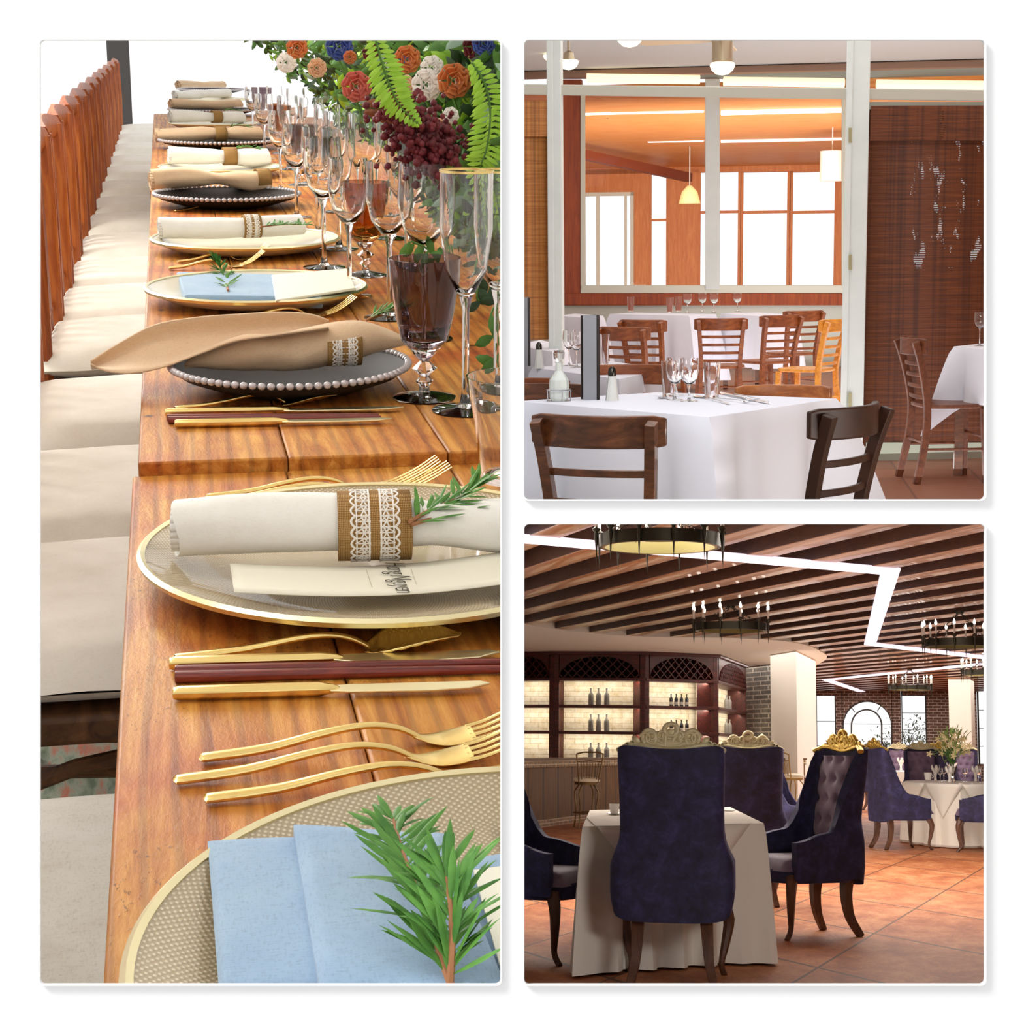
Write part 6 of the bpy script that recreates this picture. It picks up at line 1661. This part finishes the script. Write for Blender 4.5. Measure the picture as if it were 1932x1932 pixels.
m = MB(); m.lathe([(0, 0), (.05, 0), (.02, .04), (.025, .06), (.075, .24), (.073, .24), (.02, .07), (0, .06)], 24); m.build('vase_glass', CLEAR, r, smooth=50)
m = MB(); rr = random.Random(4)
for k in range(14): m.tube([(0, 0, .06), (rr.uniform(-.03, .03), 0, .22), (rr.uniform(-.16, .16), rr.uniform(-.1, .1), rr.uniform(.4, .6))], .004, 5)
m.build('flower_stems', G1, r); m = MB(); m2 = MB()
for k in range(150):
    p = V(rr.gauss(0, .1), rr.gauss(0, .08), rr.uniform(.26, .62)); m.leaf(p, (p.x*4, rr.uniform(-.5, .5), rr.uniform(-.2, 1)), rr.uniform(.06, .13), .022)
for k in range(34):
    p = V(rr.gauss(0, .11), rr.gauss(-.03, .08), rr.uniform(.32, .6))
    for j in range(5): an = 2*PI*j/5; m2.leaf(p, (math.cos(an), -.5, math.sin(an)), .05, .02, (0, -1, 0))
m.build('leaves', pm('lily_leaf', '8fae5c', .6), r, smooth=60); m2.build('lily_petals', pm('lily_petal', 'ead9a8', .6), r, smooth=60)['kind'] = 'stuff'
NAPK = pm('white_napkin', 'f4f0e8', .8)
def foldnap(u, v, lab, k=1.0):
    r = thing('folded_napkin', lab, 'napkin', Rm, CZ(u, v, zt3+.01), 0, None, k); m = MB()
    m.lathe([(.02, 0), (.014, .05), (.026, .1), (.03, .12)], 10)
    for j in range(5): an = 2*PI*j/5; m.leaf(V(.01*math.cos(an), .01*math.sin(an), .09), (math.cos(an)*.45, math.sin(an)*.45, 1), .12, .05, (math.cos(an), math.sin(an), 0), th=.6)
    m.build('napkin_folds', NAPK, r, smooth=50, solid=.001)
foldnap(1765, 1472, 'upright folded white napkin left of the lily vase'); foldnap(1841, 1474, 'upright folded white napkin right of the lily vase'); foldnap(1792, 1476, 'upright folded napkin just before the lily vase'); foldnap(1700, 1453, 'folded napkin on the far table behind the profile chair', 1.2)
for (u, v, lab) in [(1774, 1475, 'first wine glass left of the lily vase'), (1781, 1473, 'second wine glass left of the lily vase, nearer to it'), (1821, 1475, 'wine glass right of the lily vase'), (1846, 1476, 'wine glass at the right edge of the round table')]:
    wineglass(lab, CZ(u, v, zt3+.008), .17, .036, .09, room=Rm)
m = MB(); m.lathe([(0, 0), (.05, 0), (.085, .012), (.05, .006), (0, .006)], 24); o = m.build('plate', CHINA, smooth=50); place(o, Rm, CZ(1822, 1480, zt3+.01)); tag(o, 'small white plate on the round table right of the vase', 'plate')
# --- chandeliers
FLAME = pm('bulb_flame', 'ffffff', .4, emit='fff6e6', es=4)
CANDL = pm('candle_sleeve', 'd8cfc4', .6)
def chandelier(lab, u, v, y, R=.45, n=12):
    """ring centre at pixel (u,v)"""
    c = CY(u, v, y); r = thing('chandelier', lab, 'chandelier', Rm, c, 0, 'ring chandeliers with candle bulbs')
    m = MB(); m.lathe([(R, -.045), (R+.005, .05), (R-.012, .05), (R-.02, -.045)], 64, closed=True, sy=1.0); m.build('outer_ring', BRONZE, r, smooth=40)
    m = MB(); m.lathe([(R-.022, -.044), (R-.014, .048), (R-.03, .048), (R-.04, -.044)], 64, closed=True); m.build('inner_band', BRASS, r, smooth=40)
    for k in range(n):
        an = 2*PI*(k+.5)/n; x, y_ = (R+.03)*math.cos(an), (R+.03)*math.sin(an)
        m = MB(); m.lathe([(0, -.2), (.008, -.05), (.016, .02), (.014, .06), (.03, .075), (.032, .085), (.012, .1), (0, .1)], 10, (x, y_, 0)); m.build('spike_holder', BRONZE, r, smooth=50)
        m = MB(); m.lathe([(.012, .1), (.012, .215), (0, .215)], 10, (x, y_, 0)); m.build('candle_sleeve', CANDL, r)
        m = MB(); m.lathe([(.008, .213), (.0175, .235), (.015, .255), (0, .295)], 10, (x, y_, 0)); m.build('flame_bulb', FLAME, r, smooth=60)
    zt = ZB-c.z
    for k in range(4):
        an = PI/2*k+.5; a = V(R*.95*math.cos(an), R*.95*math.sin(an), .05); b = V(.02*math.cos(an), .02*math.sin(an), zt-.02); L = (b-a).length; nl = int(L/.045); m = MB(); d = (b-a).normalized()
        for j in range(nl):
            p = a+d*(L*(j+.5)/nl); s1 = d.cross(V(0, 1, 0) if j % 2 else V(1, 0, 0)).normalized()
            m.tube([p+d*(.03*math.cos(t))+s1*(.012*math.sin(t)) for t in [2*PI*i/10 for i in range(11)]], .0035, 5)
        m.build('chain', BRONZE, r)
    m = MB(); m.lathe([(.0, -.04), (.05, -.03), (.06, 0), (0, 0)], 16, (0, 0, zt)); m.build('ceiling_rose', BRONZE, r)
    return r, c
ch, cc = chandelier('large ring chandelier cut by the top edge of the lower right picture', 1245, 1022, 12.6)
def cd(lab, u, v, y):
    p = CY(u, v, y); return dup(ch, Rm, p, 0, lab)
# farther ones hang from the same ceiling: their chains are rebuilt to length by height
chandelier('ring chandelier over the bar, in the middle of the ceiling', 1379, 1184, 21.5)
chandelier('ring chandelier at the right above the round table, cut by the edge', 1812, 1214, 22.5)
chandelier('small far ring chandelier left of the white back pillar', 1717, 1298, 39)
chandelier('far ring chandelier cut by the right edge below the bigger one', 1862, 1270, 34)
clip_place(beforeC, CUT_C)
